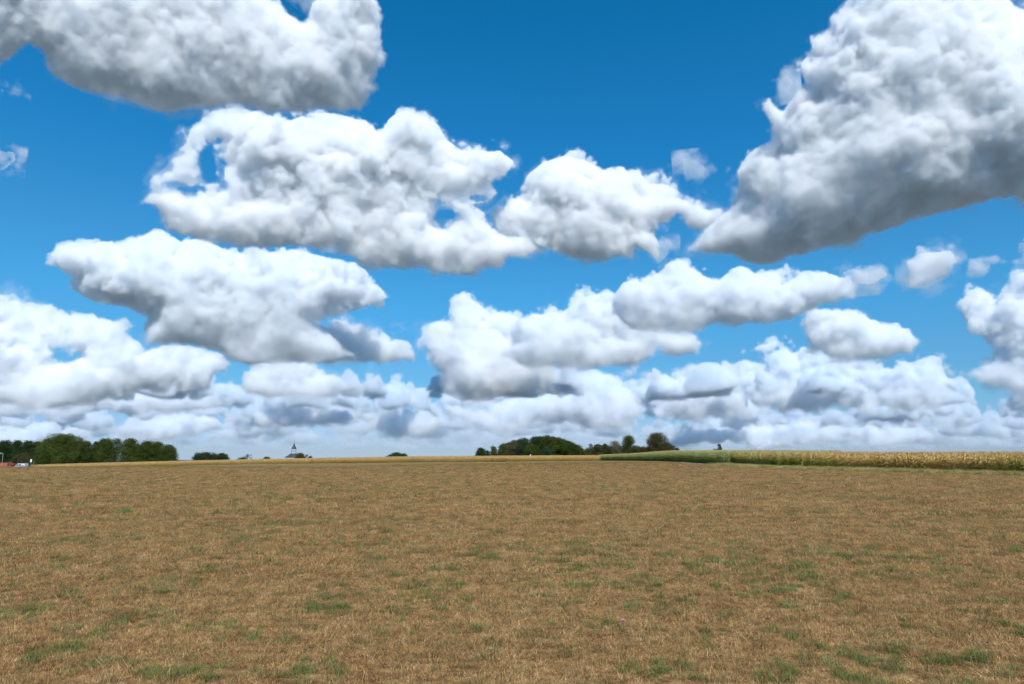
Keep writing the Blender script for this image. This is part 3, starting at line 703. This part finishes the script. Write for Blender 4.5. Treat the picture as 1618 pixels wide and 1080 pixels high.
# white van, seen from the side, nose to the left
x, y, z = at(33, 228); van = empty('van', (x, y, z)); tag(van, 'parked white van with dark windows beyond the left corner of the field', 'van')
vh = z_row(732.0, 228) - z; s_ = vh / 2.0; hl = 2.0
side = [(-hl, .35), (-hl, .85), (-hl + .15, 1.02), (-1.05, 1.18), (-.45, 1.92), (-.2, 2.0), (hl - .1, 2.0), (hl, 1.9), (hl, .35)]
bm = bmesh.new()
fr = [bm.verts.new((a, -.88, b * s_)) for a, b in side]; bk = [bm.verts.new((a, .88, b * s_)) for a, b in side]
bm.faces.new(fr); bm.faces.new(bk[::-1])
for i in range(len(side)): j = (i + 1) % len(side); bm.faces.new((fr[j], fr[i], bk[i], bk[j]))
body = bm_obj('body', bm, plain('white_paint', (.66, .67, .70), .3, .5, .04, 1), van, bevel=.04)
glass = plain('dark_glass', (.10, .12, .16), .1, .6, .1, 1)
for pts_ in ([(-.92, 1.22), (-.42, 1.80), (-.05, 1.80), (-.05, 1.22)], [(.05, 1.22), (.05, 1.80), (.85, 1.80), (.85, 1.22)]):
    bm = bmesh.new(); a = [bm.verts.new((p, -.90, q * s_)) for p, q in pts_]; b_ = [bm.verts.new((p, -.86, q * s_)) for p, q in pts_]
    bm.faces.new(a); bm.faces.new(b_[::-1])
    for i in range(4): bm.faces.new((a[(i + 1) % 4], a[i], b_[i], b_[(i + 1) % 4]))
    bm_obj('side_window', bm, glass, van)
bm = bmesh.new(); a = [bm.verts.new(p) for p in ((-1.07, -.72, 1.24 * s_), (-1.07, .72, 1.24 * s_), (-.54, .72, 1.85 * s_), (-.54, -.72, 1.85 * s_))]
bm.faces.new(a); bm_obj('windscreen', bm, glass, van)
bm = bmesh.new(); box(bm, 1.0, 1.8, -.905, -.885, 1.0 * s_, 1.45 * s_); bm_obj('side_panel', bm, plain('violet_lettering_panel', (.30, .25, .50), .4, .4, .3, 6), van)
for sx_ in (-1.25, 1.25):
    bm = bmesh.new(); bmesh.ops.create_cone(bm, cap_ends=True, segments=20, radius1=.34, radius2=.34, depth=.22, matrix=Matrix.Translation((sx_, -.80, .34)) @ Matrix.Rotation(math.pi / 2, 4, 'X'))
    w1 = bm_obj('wheel', bm, darkm, van, bevel=.03)
    bm = bmesh.new(); bmesh.ops.create_cone(bm, cap_ends=True, segments=16, radius1=.2, radius2=.2, depth=.03, matrix=Matrix.Translation((sx_, -.92, .34)) @ Matrix.Rotation(math.pi / 2, 4, 'X'))
    bm_obj('rim', bm, steel, w1)
bm = bmesh.new(); box(bm, -hl - .03, -hl + .02, -.75, -.45, .75 * s_, .9 * s_); bm_obj('headlight', bm, plain('headlight_glass', (.8, .8, .8), .1, .6, .05, 2), van)
# sign and posts
x, y, z = at(49, 222); sg = empty('road_sign', (x, y, z)); tag(sg, 'white roadside sign on a thin pole left of the biggest tree', 'sign')
a0, a1 = z_row(730.0, 222) - z, z_row(725.2, 222) - z
v, q = tube([(0, .05, 0), (0, .05, a1 - .05)], [.04, .04], 8); mesh_obj('pole', v, q, steel, sg, smooth=True)
bm = bmesh.new(); box(bm, -.24, .28, -.03, .0, a0, a1); bm_obj('panel', bm, white, sg, bevel=.01)
x, y, z = at(53.6, 222); v, q = tube([(0, 0, 0), (0, 0, z_row(728.2, 222) - z - .05), (0, 0, z_row(728.2, 222) - z)], [.10, .10, .14], 8)
po = mesh_obj('post', v, q, plain('weathered_post', (.20, .24, .21), .8, .2, .15, 3), loc=(x, y, z)); tag(po, 'thin grey-green post right of the white roadside sign', 'post')
x, y, z = at(16.6, 226); v, q = tube([(0, 0, 0), (0, 0, z_row(728.8, 226) - z - .4), (0, 0, z_row(728.6, 226) - z)], [.05, .07, .11], 8)
po = mesh_obj('post', v, q, plain('blue_post', (.05, .18, .28), .6, .3, .1, 3), loc=(x, y, z)); tag(po, 'short blue post rising beside the orange container', 'post')
x, y, z = at(654.3, 420); v, q = tube([(0, 0, 0), (0, 0, z_row(716.6, 420) - z - .3), (0, 0, z_row(716.4, 420) - z)], [.12, .10, .08], 8)
po = mesh_obj('mast', v, q, white, loc=(x, y, z)); tag(po, 'thin white mast on the maize skyline right of the isolated clump', 'mast')
x, y, z = at(838.3, 395); hh_ = z_row(717.6, 395) - z
bm = bmesh.new(); box(bm, -.3, .3, -.3, .3, 0, hh_ - .15); hut = bm_obj('post', bm, white, loc=(x, y, z), bevel=.03)
bm = bmesh.new(); lathe(bm, [(.5, hh_ - .15), (.05, hh_ + .1)], 4, rot=math.pi / 4); bm_obj('cap', bm, white, hut); tag(hut, 'tiny white post showing at the foot of the round grove', 'post')

# ------------------------------------------------------------------ clouds: real volumes, lit by the sun
def worley(n, cells):
    pts = RNG.random((cells, cells, cells, 3)).astype(np.float32)
    g = ((np.arange(n) + .5) / n * cells).astype(np.float32); ci = g.astype(int)
    best = np.full((n, n, n), 9., np.float32)
    for dx in (-1, 0, 1):
        for dy in (-1, 0, 1):
            for dz in (-1, 0, 1):
                p = pts[np.ix_((ci + dx) % cells, (ci + dy) % cells, (ci + dz) % cells)]
                a = p[..., 0] + (ci + dx - g)[:, None, None]
                b = p[..., 1] + (ci + dy - g)[None, :, None]
                c = p[..., 2] + (ci + dz - g)[None, None, :]
                np.minimum(best, a * a + b * b + c * c, out=best)
    return 1 - best

NT = 96
def norm(a): return ((a - a.mean()) / a.std()).astype(np.float32)
TILE_BIG = norm(.6 * norm(worley(NT, 4)) + .4 * norm(worley(NT, 8)))          # billows
TILE_FINE = norm(.55 * norm(worley(NT, 12)) + .45 * norm(worley(NT, 24)))       # small cauliflower lumps
_k = np.fft.fftfreq(NT)[:, None, None] ** 2 + np.fft.fftfreq(NT)[None, :, None] ** 2 + np.fft.rfftfreq(NT)[None, None, :] ** 2
_k[0, 0, 0] = 1
_s = np.fft.rfftn(RNG.standard_normal((NT, NT, NT))) * _k ** (-0.92); _s[0, 0, 0] = 0
TILE_SMOKE = norm(np.fft.irfftn(_s, s=(NT, NT, NT)))                               # fractal wisps

def samp(tile, ax, step, off):
    """tile sampled on a box grid, linear in each axis; step = grid cells per tile cell"""
    a = tile
    for d in range(3):
        x = np.arange(ax[d]) / step + off[d]
        i = np.floor(x).astype(int); f = (x - i).astype(np.float32)
        sh = [1, 1, 1]; sh[d] = -1
        f = f.reshape(sh)
        a = np.take(a, i % NT, axis=d) * (1 - f) + np.take(a, (i + 1) % NT, axis=d) * f
    return a

def poly_dist(poly, px, py):
    poly = np.array(poly, float); d = np.full(px.shape, 1e9); ins = np.zeros(px.shape, bool)
    for i in range(len(poly)):
        a = poly[i]; b = poly[(i + 1) % len(poly)]; e = b - a
        t = np.clip(((px - a[0]) * e[0] + (py - a[1]) * e[1]) / (e @ e), 0, 1)
        d = np.minimum(d, np.hypot(px - a[0] - t * e[0], py - a[1] - t * e[1]))
        if a[1] != b[1]:
            ins ^= ((a[1] > py) != (b[1] > py)) & (px < (b[0] - a[0]) * (py - a[1]) / (b[1] - a[1]) + a[0])
    return np.where(ins, d, -d)

def density_nodes(name, lo, s, dim, mat):
    """geometry nodes: fill a volume cube from the per-cell density stored on the object's own points"""
    ng = bpy.data.node_groups.new(name, 'GeometryNodeTree')
    ng.interface.new_socket('Geometry', in_out='INPUT', socket_type='NodeSocketGeometry')
    ng.interface.new_socket('Geometry', in_out='OUTPUT', socket_type='NodeSocketGeometry')
    n, l = ng.nodes, ng.links
    gi = n.new('NodeGroupInput'); go = n.new('NodeGroupOutput')
    vc = n.new('GeometryNodeVolumeCube')
    nx, ny, nz = dim
    vc.inputs['Min'].default_value = lo
    vc.inputs['Max'].default_value = (lo[0] + (nx - 1) * s, lo[1] + (ny - 1) * s, lo[2] + (nz - 1) * s)
    for c, v in zip('XYZ', dim): vc.inputs['Resolution ' + c].default_value = v
    pos = n.new('GeometryNodeInputPosition')
    def vm(op, a, b=None):
        q = n.new('ShaderNodeVectorMath'); q.operation = op
        for i, x in enumerate((a, b)):
            if x is None: continue
            if isinstance(x, tuple): q.inputs[i].default_value = x
            else: l.new(x, q.inputs[i])
        return q.outputs[0]
    r = vm('FLOOR', vm('ADD', vm('MULTIPLY', vm('SUBTRACT', pos.outputs[0], tuple(lo)), (1 / s,) * 3), (.5, .5, .5)))
    sx = n.new('ShaderNodeSeparateXYZ'); l.new(r, sx.inputs[0])
    def im(op, a, b):
        q = n.new('FunctionNodeIntegerMath'); q.operation = op
        for i, x in enumerate((a, b)):
            if isinstance(x, int): q.inputs[i].default_value = x
            else: l.new(x, q.inputs[i])
        return q.outputs[0]
    idx = im('ADD', im('MULTIPLY', im('ADD', im('MULTIPLY', sx.outputs[0], ny), sx.outputs[1]), nz), sx.outputs[2])
    na = n.new('GeometryNodeInputNamedAttribute'); na.data_type = 'FLOAT'; na.inputs[0].default_value = 'den'
    si = n.new('GeometryNodeSampleIndex'); si.data_type = 'FLOAT'; si.domain = 'POINT'; si.clamp = True
    l.new(gi.outputs[0], si.inputs[0]); l.new(na.outputs[0], si.inputs[1]); l.new(idx, si.inputs['Index'])
    l.new(si.outputs[0], vc.inputs['Density'])
    sm = n.new('GeometryNodeSetMaterial'); sm.inputs['Material'].default_value = mat
    l.new(vc.outputs[0], sm.inputs[0]); l.new(sm.outputs[0], go.inputs[0])
    return ng

def cloud_mat(density, tint, name='cloud_vapour'):
    m = bpy.data.materials.new(name); m.use_nodes = True
    k = m.node_tree; k.nodes.clear()
    pv = k.nodes.new('ShaderNodeVolumePrincipled'); out = k.nodes.new('ShaderNodeOutputMaterial')
    k.links.new(pv.outputs[0], out.inputs[1])
    pv.inputs['Color'].default_value = tint + (1,)  # bluish: distance haze and blue-grey base shade put into the vapour colour
    pv.inputs['Density'].default_value = density
    pv.inputs['Anisotropy'].default_value = 0
    return m

def volume_object(name, den, lo, s, rot, density, label, tint=(.993, .996, 1.0)):
    """den: array (x, y, z) in the object's own axes"""
    me = bpy.data.meshes.new(name); me.vertices.add(den.size)
    me.attributes.new('den', 'FLOAT', 'POINT').data.foreach_set('value', np.ascontiguousarray(den, np.float32).ravel())
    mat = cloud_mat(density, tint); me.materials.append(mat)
    ob = bpy.data.objects.new(name, me); COL.objects.link(ob)
    ob.matrix_world = rot
    ob.modifiers.new('vapour', 'NODES').node_group = density_nodes(name, lo, s, den.shape, mat)
    tag(ob, label, 'cloud', 'white cumulus clouds in the blue sky', 'stuff')
    return ob

def cloud(poly, dist, label, vox=2.2, thick=.8, shear=.35, sigma=1., amp=1., soft=1., holes=(), wisp=0.0, mid=1.0):
    poly = np.array(poly, float); vox = vox
    pad = 14
    x0, y0 = poly.min(0) - pad; x1, y1 = poly.max(0) + pad
    cx, cy_ = (x0 + x1) / 2, (y0 + y1) / 2
    c0 = raydir(np.array(cx), np.array(cy_)); c0 /= np.linalg.norm(c0)
    right = np.cross(c0, [0, 0, 1]); right /= np.linalg.norm(right); up = np.cross(right, c0)
    m = dist / F * float(1 / (raydir(np.array(cx), np.array(cy_)) @ c0))
    X = np.arange(x0 - 60, x1 + 60, 2.); Y = np.arange(y0 - 60, y1 + 60, 2.)
    D2 = poly_dist(poly, *np.meshgrid(X, Y, indexing='ij'))
    for hx, hy, ha, hb in holes:
        gx, gy = np.meshgrid(X, Y, indexing='ij')
        D2 = np.minimum(D2, (np.hypot((gx - hx) / ha, (gy - hy) / hb) - 1) * min(ha, hb))
    Rm = max(D2.max(), 6)
    R = Rm * .8
    cs = raydir(np.array([x0, x1, x0, x1, cx, cx]), np.array([y0, y0, y1, y1, y0, y1]))
    cs = cs / (cs @ c0)[:, None] * dist
    u, v = cs @ right, cs @ up
    hw = R * thick + 24 + abs(shear) * (y1 - y0) / 2
    k = 1 + hw * m / dist
    u0, u1 = u.min() * k, u.max() * k; v0, v1 = v.min() * k, v.max() * k
    w0, w1 = -dist - hw * m, -dist + hw * m          # local z points back to the camera
    s = vox * m
    nx, ny, nz = [int((b - a) / s) + 1 for a, b in ((u0, u1), (v0, v1), (w0, w1))]
    U = (u0 + np.arange(nx) * s)[:, None, None]; V = (v0 + np.arange(ny) * s)[None, :, None]; Wd = (w0 + np.arange(nz) * s)[None, None, :]
    wx, wy, wz = [(U * right[i] + V * up[i] - Wd * c0[i]).astype(np.float32) for i in range(3)]
    zc_ = wy * math.cos(PITCH) + wz * math.sin(PITCH)
    px = 809 + F * wx / zc_; py = 540 - F * (wz * math.cos(PITCH) - wy * math.sin(PITCH)) / zc_
    del wx, wy, wz, zc_
    ix = (px - X[0]) / 2; iy = (py - Y[0]) / 2
    i0 = np.clip(ix.astype(int), 0, len(X) - 2); j0 = np.clip(iy.astype(int), 0, len(Y) - 2)
    fx = np.clip(ix - i0, 0, 1); fy = np.clip(iy - j0, 0, 1)
    D2 = D2.astype(np.float32)
    d = D2[i0, j0] * (1 - fx) * (1 - fy) + D2[i0 + 1, j0] * fx * (1 - fy) + D2[i0, j0 + 1] * (1 - fx) * fy + D2[i0 + 1, j0 + 1] * fx * fy
    del ix, iy, i0, j0, fx, fy
    h = np.clip((y1 - pad - py) / max(1, y1 - y0 - 2 * pad), 0, 1)        # 0 base, 1 top
    w_ = np.abs((Wd + dist) / m + shear * (h - .45) * (y1 - y0 - 2 * pad))
    q = np.clip(d / R, 0, 1); T = thick * R * np.sqrt(q * (2 - q))
    over = np.maximum(w_ - T, 0)
    sdf = np.where(d > 0, np.minimum(d, (T - w_) * np.minimum(1, .4 + q)), -np.sqrt(d * d + over * over))
    sdf = np.minimum(sdf, 60)
    off = RNG.integers(0, NT, (4, 3))
    dim = (nx, ny, nz)
    rough = (.22 + .78 * smooth01(h * 1.25)) * amp
    vs = vox / 2.2; cap = min(1, Rm / 55)
    sdf += rough * cap * 6.5 * samp(TILE_BIG, dim, 4.2 / vs, off[0]) * np.clip(d / 25, .15, 1)
    sdf += rough * cap * 4.5 * samp(TILE_BIG, dim, 1.9 / vs, off[1]) * np.clip(d / 12, .35, 1)
    sdf += rough * 4.0 * min(1, Rm / 25) * samp(TILE_BIG, dim, .85 / vs, off[2])
    sdf += rough * 2.6 * samp(TILE_FINE, dim, 1.0 / vs, off[2])
    smoke = samp(TILE_SMOKE, dim, .8 / vs, off[3])
    sdf += (5.5 + 2 * wisp) * smoke * np.clip(1 - sdf / 25, 0, 1)
    sdf -= 2.0 * amp
    sd = soft * (3.6 + 10 * (1 - h) ** 2)
    coarse = samp(TILE_SMOKE, dim, 2.2 / vs, off[0])
    den = np.clip(sdf / sd, 0, 1) ** 1.25
    den = np.maximum(den, .09 * np.clip((sdf + 4 + 6 * coarse) / 12, 0, 1))
    if wisp: den = (1 - wisp) * den + wisp * .5 * np.clip((sdf + 4 + 9 * coarse + 3 * smoke) / 16, 0, 1)
    # nothing touches the faces of the box
    for ax in range(3):
        sl = [slice(None)] * 3
        sl[ax] = 0; den[tuple(sl)] = 0; sl[ax] = -1; den[tuple(sl)] = 0
    rot = Matrix((tuple(right) + (0,), tuple(up) + (0,), tuple(-c0) + (0,), (0, 0, 0, 1))).transposed()
    return volume_object('cloud', den, (u0, v0, w0), s, rot, 1.6 * sigma / (11 * m), label, (.993, .996, 1.0) if dist < 7500 else (.978, .988, 1.0) if dist < 14500 else (.955, .976, 1.0))  # aerial haze painted in as tint, bluer for farther clouds

def cloud_row(D, base, top, label, seed_cov, vox=2.4, sigma=.7, hw=None, scale=1.0, gaps=()):
    """a far bank of flat-based cumulus in a slab across the view at distance D"""
    m = D / F; s = vox * m
    X0 = -D * .80; nx = int(1.6 * D / s)
    zt = base + top
    nz = int((top + 6 * s) / s) + 2; ny = int(D * .14 / s)
    lo = (X0, D - ny * s / 2, base - 3 * s)
    x = (X0 + np.arange(nx) * s); y = (np.arange(ny) * s); z = base - 3 * s + np.arange(nz) * s
    px = 809 + F * math.cos(PITCH) * x / D
    r = np.random.default_rng(seed_cov)
    # coverage: sum of random domes
    H = np.full((nx, ny), -1.0, np.float32)
    ncl = int(54 * scale)
    for _ in range(ncl):
        a = r.uniform(X0, -X0); b = r.uniform(.25, .75) * ny * s; ra = D * r.uniform(.010, .042) / scale ** .5; rb = ra * r.uniform(.5, 1.0); hh = r.uniform(.35, 1.0)
        e = 1 - ((x[:, None] - a) / ra) ** 2 - ((y[None, :] - b) / rb) ** 2
        H = np.maximum(H, np.where(e > 0, hh * np.sqrt(np.maximum(e, 0)) ** .8, np.maximum(e, -1)))
    env = np.ones(nx)
    for g0, g1 in gaps:
        env *= 1 - np.clip(np.minimum(px - g0, g1 - px) / 25 + .5, 0, 1)
    H = np.where(H > 0, H * env[:, None], H) - .25 * (1 - env[:, None])
    b2 = r.random((40, 12)); b2 = np.kron(b2, np.ones((nx // 40 + 1, ny // 12 + 1)))[:nx, :ny]
    for ax_ in (0, 1):
        kk = (nx // 40 if ax_ == 0 else ny // 12) + 1; cs_ = np.cumsum(np.concatenate([b2, b2.take(range(kk), axis=ax_)], ax_), axis=ax_)
        b2 = (cs_.take(range(kk, kk + (nx, ny)[ax_]), axis=ax_) - cs_.take(range((nx, ny)[ax_]), axis=ax_)) / kk
    bz = base + (b2 * .45 * top)[:, :, None]
    f = H[:, :, None] - (z[None, None, :] - bz) / top
    f = f * top / m           # px
    f = np.minimum(f, (z[None, None, :] - bz) / m + 1.5)
    f = np.where(H[:, :, None] > 0, f, -30)
    off = RNG.integers(0, NT, (3, 3)); dim = (nx, ny, nz)
    f = f + 4.5 * samp(TILE_BIG, dim, 1.2, off[1]) + 4.0 * samp(TILE_BIG, dim, .6, off[0]) + 2.4 * samp(TILE_FINE, dim, 1.0, off[1]) + 2 * samp(TILE_SMOKE, dim, .7, off[2]) - 2
    f = np.minimum(f, (z[None, None, :] - bz) / m + 3)
    den = (np.clip(f / 4, 0, 1) ** 1.2).astype(np.float32)
    for ax in range(3):
        sl = [slice(None)] * 3
        sl[ax] = 0; den[tuple(sl)] = 0; sl[ax] = -1; den[tuple(sl)] = 0
    volume_object('cloud_bank', den, lo, s, Matrix.Identity(4), sigma / (10 * m), label, (.93, .965, 1.0))  # strongest blue tint, painted haze for the far rows

cloud([(-190,-140),(-190,85),(0,104),(25,92),(44,74),(62,92),(85,120),(130,145),(200,165),(260,178),(300,172),(380,170),(440,182),(470,182),(500,172),(540,183),(570,172),(585,150),(600,140),(592,125),(608,90),(613,70),(605,45),(600,25),(592,0),(560,-50),(520,-40),(478,30),(462,12),(430,-12),(300,-90)],
      2900, 'large grey-bottomed cloud cut by the top left corner of the sky', vox=2.6, thick=.6, shear=.30, soft=1.1, amp=.6)
cloud([(218,322),(240,300),(235,285),(262,262),(275,240),(296,225),(300,205),(335,175),(372,168),(384,182),(410,172),(430,184),(460,190),(490,178),(530,178),(560,188),(590,190),(606,202),(614,188),(630,177),(650,178),(690,195),(705,220),(730,238),(755,237),(790,238),(812,255),(800,275),(778,290),(788,305),(770,318),(745,322),(765,335),(775,360),(800,375),(845,370),(870,392),(868,405),(835,408),(805,405),(800,420),(770,425),(740,430),(690,438),(650,425),(600,425),(560,405),(500,395),(430,388),(385,388),(340,386),(290,372),(268,360),(258,335),(245,322)],
      4700, 'long white cloud with knobbly top and grey base left of centre', vox=2.1, thick=.75, shear=.3, holes=[(331,268,10,22),(305,298,26,5),(706,338,13,8),(756,312,14,6)])
cloud([(780,352),(770,332),(800,305),(820,300),(835,275),(860,255),(895,245),(925,255),(950,265),(985,262),(1010,270),(1022,290),(1050,290),(1080,305),(1120,320),(1140,330),(1138,350),(1110,365),(1085,360),(1070,340),(1060,355),(1035,372),(1045,390),(1042,415),(1028,400),(1005,385),(1000,412),(970,410),(940,415),(920,428),(890,415),(870,395),(840,380),(800,375)],
      4900, 'dome-topped white cloud in the middle of the sky', vox=2.1, thick=.8, shear=.35)
cloud([(1085,395),(1105,370),(1145,335),(1170,310),(1166,270),(1185,240),(1215,220),(1208,190),(1202,160),(1215,148),(1238,170),(1248,150),(1272,130),(1266,100),(1285,78),(1278,55),(1305,45),(1312,20),(1335,0),(1370,-45),(1540,-50),(1600,5),(1618,15),(1780,30),(1780,290),(1618,322),(1600,310),(1560,318),(1500,332),(1440,350),(1380,368),(1340,388),(1290,397),(1250,408),(1200,418),(1150,405)],
      4000, 'towering white cloud with dark grey underside at the right edge', vox=2.5, thick=.7, shear=.34, soft=1.0, amp=.68)
cloud([(1078,250),(1100,253),(1122,270),(1108,292),(1083,288)], 4300, 'tiny torn wisp of cloud beside the towering right cloud', vox=2., wisp=1, sigma=.35, amp=.5)
cloud([(-40,225),(0,238),(22,240),(24,252),(5,268),(-40,275)], 4300, 'small wisp of cloud cut by the left edge of the sky', vox=2., wisp=1, sigma=.5, amp=.5)
cloud([(1433,412),(1450,401),(1480,398),(1502,396),(1512,412),(1500,435),(1465,455),(1438,455)], 6000, 'small compact white puff alone in the blue at the right', vox=2., wisp=.2, amp=.6, sigma=.8)
cloud([(1523,440),(1528,408),(1552,398),(1580,396),(1600,402),(1625,385),(1670,395),(1650,428),(1598,425),(1572,425),(1556,448),(1532,447)], 6300, 'thin arched puff of cloud at the right edge', vox=2., wisp=.4, amp=.6, sigma=.7)
cloud([(1332,430),(1360,418),(1392,420),(1402,433),(1380,448),(1345,446)], 6500, 'small soft puff trailing right of the long middle cloud', vox=2., wisp=.6, amp=.5, sigma=.6)
cloud([(1370,380),(1400,375),(1415,395),(1410,418),(1385,405)], 5200, 'faint shred of cloud below the towering right cloud', vox=2., wisp=1, sigma=.3, amp=.5)
cloud([(80,402),(95,392),(130,392),(155,383),(185,380),(215,370),(245,360),(265,366),(285,382),(320,375),(350,392),(400,387),(450,390),(510,405),(560,414),(595,440),(610,470),(580,482),(545,497),(500,510),(560,560),(500,572),(430,574),(370,570),(340,552),(290,547),(230,545),(225,520),(232,500),(190,485),(150,480),(115,455),(118,430),(95,420)],
      8200, 'broad flat white cloud with grey belly at the left', vox=2.1, thick=.8, shear=.3)
cloud([(380,520),(460,505),(540,505),(590,515),(620,534),(650,540),(667,555),(655,574),(600,578),(520,582),(440,575)],
      9000, 'low white cloud poking out right under the broad left cloud', vox=2.1, thick=.8, shear=.35)
cloud([(-90,466),(0,466),(60,478),(110,492),(160,497),(190,497),(215,515),(205,528),(225,545),(300,545),(350,558),(367,575),(340,590),(330,612),(250,622),(150,640),(0,650),(-90,640)],
      11500, 'wide ragged bank of cloud at the lower left of the sky', vox=2.2, thick=.7, shear=.4, holes=[(97,562,12,5)], amp=1.1)
cloud([(365,590),(390,572),(440,568),(500,570),(540,590),(587,604),(570,620),(500,630),(430,634),(375,622)],
      12500, 'small flat cloud low under the broad left cloud', vox=2.1, thick=.9, shear=.35)
cloud([(674,540),(680,515),(705,498),(716,470),(732,458),(750,466),(768,482),(795,497),(830,505),(860,530),(880,560),(885,600),(860,622),(800,632),(740,638),(700,622),(682,590),(672,565)],
      12500, 'grey-bellied cloud with a thin tuft rising left of the long middle cloud', vox=2.1, thick=.8, shear=.35)
cloud([(790,560),(800,530),(815,505),(838,484),(870,480),(890,492),(920,470),(965,458),(1000,470),(1050,500),(1090,520),(1130,540),(1100,562),(1040,570),(1000,582),(960,578),(900,592),(840,588)],
      11000, 'white cloud climbing to the right below the middle of the sky', vox=2.1, thick=.75, shear=.35)
cloud([(968,470),(985,446),(1012,440),(1030,424),(1070,410),(1110,414),(1130,434),(1170,420),(1200,426),(1240,420),(1300,428),(1335,440),(1340,460),(1310,482),(1270,500),(1230,515),(1190,510),(1150,516),(1110,530),(1050,528),(1000,520),(975,500)],
      9500, 'long white cloud stretching right below the dome-topped cloud', vox=2.1, thick=.8, shear=.3)
cloud([(1268,530),(1272,508),(1290,490),(1330,484),(1370,490),(1395,508),(1410,508),(1440,515),(1452,538),(1442,565),(1380,572),(1310,574),(1268,562)],
      10500, 'crisp cauliflower cloud right of the middle above the corn', vox=2.0, thick=.85, shear=.35)
cloud([(1012,645),(1028,622),(1060,592),(1085,577),(1125,578),(1140,600),(1140,570),(1165,550),(1210,545),(1240,530),(1275,545),(1340,560),(1440,572),(1475,560),(1500,575),(1512,600),(1490,640),(1440,655),(1300,650),(1200,658),(1100,668),(1030,662)],
      15500, 'wide grey and white bank of cloud low over the green corn', vox=2.2, thick=.6, shear=.5, amp=1.3)
cloud([(1518,480),(1530,460),(1550,458),(1578,466),(1596,436),(1625,428),(1700,440),(1700,640),(1610,640),(1540,612),(1488,592),(1492,578),(1545,568),(1562,556),(1552,535),(1525,518)],
      12000, 'ragged white cloud mass at the right edge low in the sky', vox=2.2, thick=.6, shear=.4, amp=1.2)
cloud([(700,640),(760,625),(860,605),(930,580),(975,590),(1000,625),(1012,655),(970,680),(900,672),(780,684),(705,668)],
      17000, 'pale cloud bank low above the round grove of trees', vox=2.2, thick=.7, shear=.5, amp=1.2)
cloud([(976,590),(1000,570),(1030,564),(1062,590),(1040,604),(995,602)], 14000, 'small pale cloud between the long middle cloud and the low bank', vox=2., thick=.9, shear=.35)
cloud([(572,668),(590,645),(600,630),(618,618),(640,628),(652,650),(685,648),(698,672),(690,690),(620,695),(580,688)], 19000, 'small turreted cloud low over the distant fields', vox=2., thick=.9, shear=.35, sigma=.8)
for wp, wd, wl_ in (([(440,-30),(520,-30),(508,8),(484,30),(470,14),(452,0)], 3300, 'thin grey veil of cloud in the notch of the top left cloud'),
                    ([(2,140),(18,143),(34,152),(22,162),(6,156)], 3900, 'faintest wisp near the left edge below the top left cloud'),
                    ([(1046,372),(1062,380),(1056,400),(1040,418),(1030,402)], 4700, 'torn rag of cloud between the dome-topped cloud and the towering one'),
                    ([(1020,350),(1045,345),(1060,362),(1040,372)], 4700, 'small shred at the right foot of the dome-topped cloud'),
                    ([(1145,292),(1160,272),(1172,280),(1166,305)], 4200, 'thin curl of cloud at the left edge of the towering cloud'),
                    ([(1464,508),(1478,498),(1492,504),(1480,514)], 9000, 'tiny faint wisp in the blue low at the right'),
                    ([(628,512),(645,505),(655,515),(640,522)], 9000, 'tiny faint wisp in the blue gap below the middle of the sky'),
                    ([(676,500),(684,488),(694,498),(688,516)], 9500, 'small wisp left of the grey-bellied cloud'),
                    ([(1230,128),(1245,118),(1252,130),(1243,146)], 3900, 'small curl of cloud beside the upper left edge of the towering cloud')):
    cloud(wp, wd, wl_, vox=2., wisp=1, sigma=.45, amp=.5)
cloud([(-90,468),(0,470),(60,480),(110,491),(165,498),(200,502),(216,516),(200,532),(100,538),(0,548),(-90,548)], 12500, 'upper edge of the ragged bank cut by the left side of the picture', vox=2.2, thick=.9, shear=.35, amp=.9)
for wp, wd, wl_ in (([(-60,640),(0,630),(90,626),(180,618),(260,624),(330,616),(372,632),(374,650),(250,657),(100,662),(-60,664)], 16500, 'flat grey-based bank just under the ragged bank at the lower left'),
                    ([(398,655),(440,641),(500,634),(560,644),(592,660),(540,674),(450,678),(395,670)], 19500, 'flat bank low above the church'),
                    ([(150,676),(210,660),(300,652),(370,660),(402,680),(300,692),(170,692)], 25000, 'pale flat bank over the left tree line'),
                    ([(-60,694),(0,674),(70,666),(140,680),(152,698),(0,704),(-60,702)], 27000, 'pale flat bank behind the biggest left tree'),
                    ([(1040,704),(1100,680),(1200,670),(1300,668),(1400,674),(1505,692),(1400,703),(1200,708)], 25000, 'long pale flat bank just above the maize on the right')):
    cloud(wp, wd, wl_, vox=2.1, thick=.9, shear=.4, amp=1.1)
rows = [(13500, 1150, 620, 21, [(325,380),(610,680),(985,1025),(1495,1580)]), (18000, 1250, 850, 22, [(655,690),(1505,1580)]), (24000, 1250, 1100, 23, [(690,745),(1510,1580)]),
        (33000, 1300, 1400, 24, [(745,800)]), (47000, 1300, 1700, 25, []), (68000, 1300, 2000, 26, []), (100000, 1250, 2300, 27, [])]
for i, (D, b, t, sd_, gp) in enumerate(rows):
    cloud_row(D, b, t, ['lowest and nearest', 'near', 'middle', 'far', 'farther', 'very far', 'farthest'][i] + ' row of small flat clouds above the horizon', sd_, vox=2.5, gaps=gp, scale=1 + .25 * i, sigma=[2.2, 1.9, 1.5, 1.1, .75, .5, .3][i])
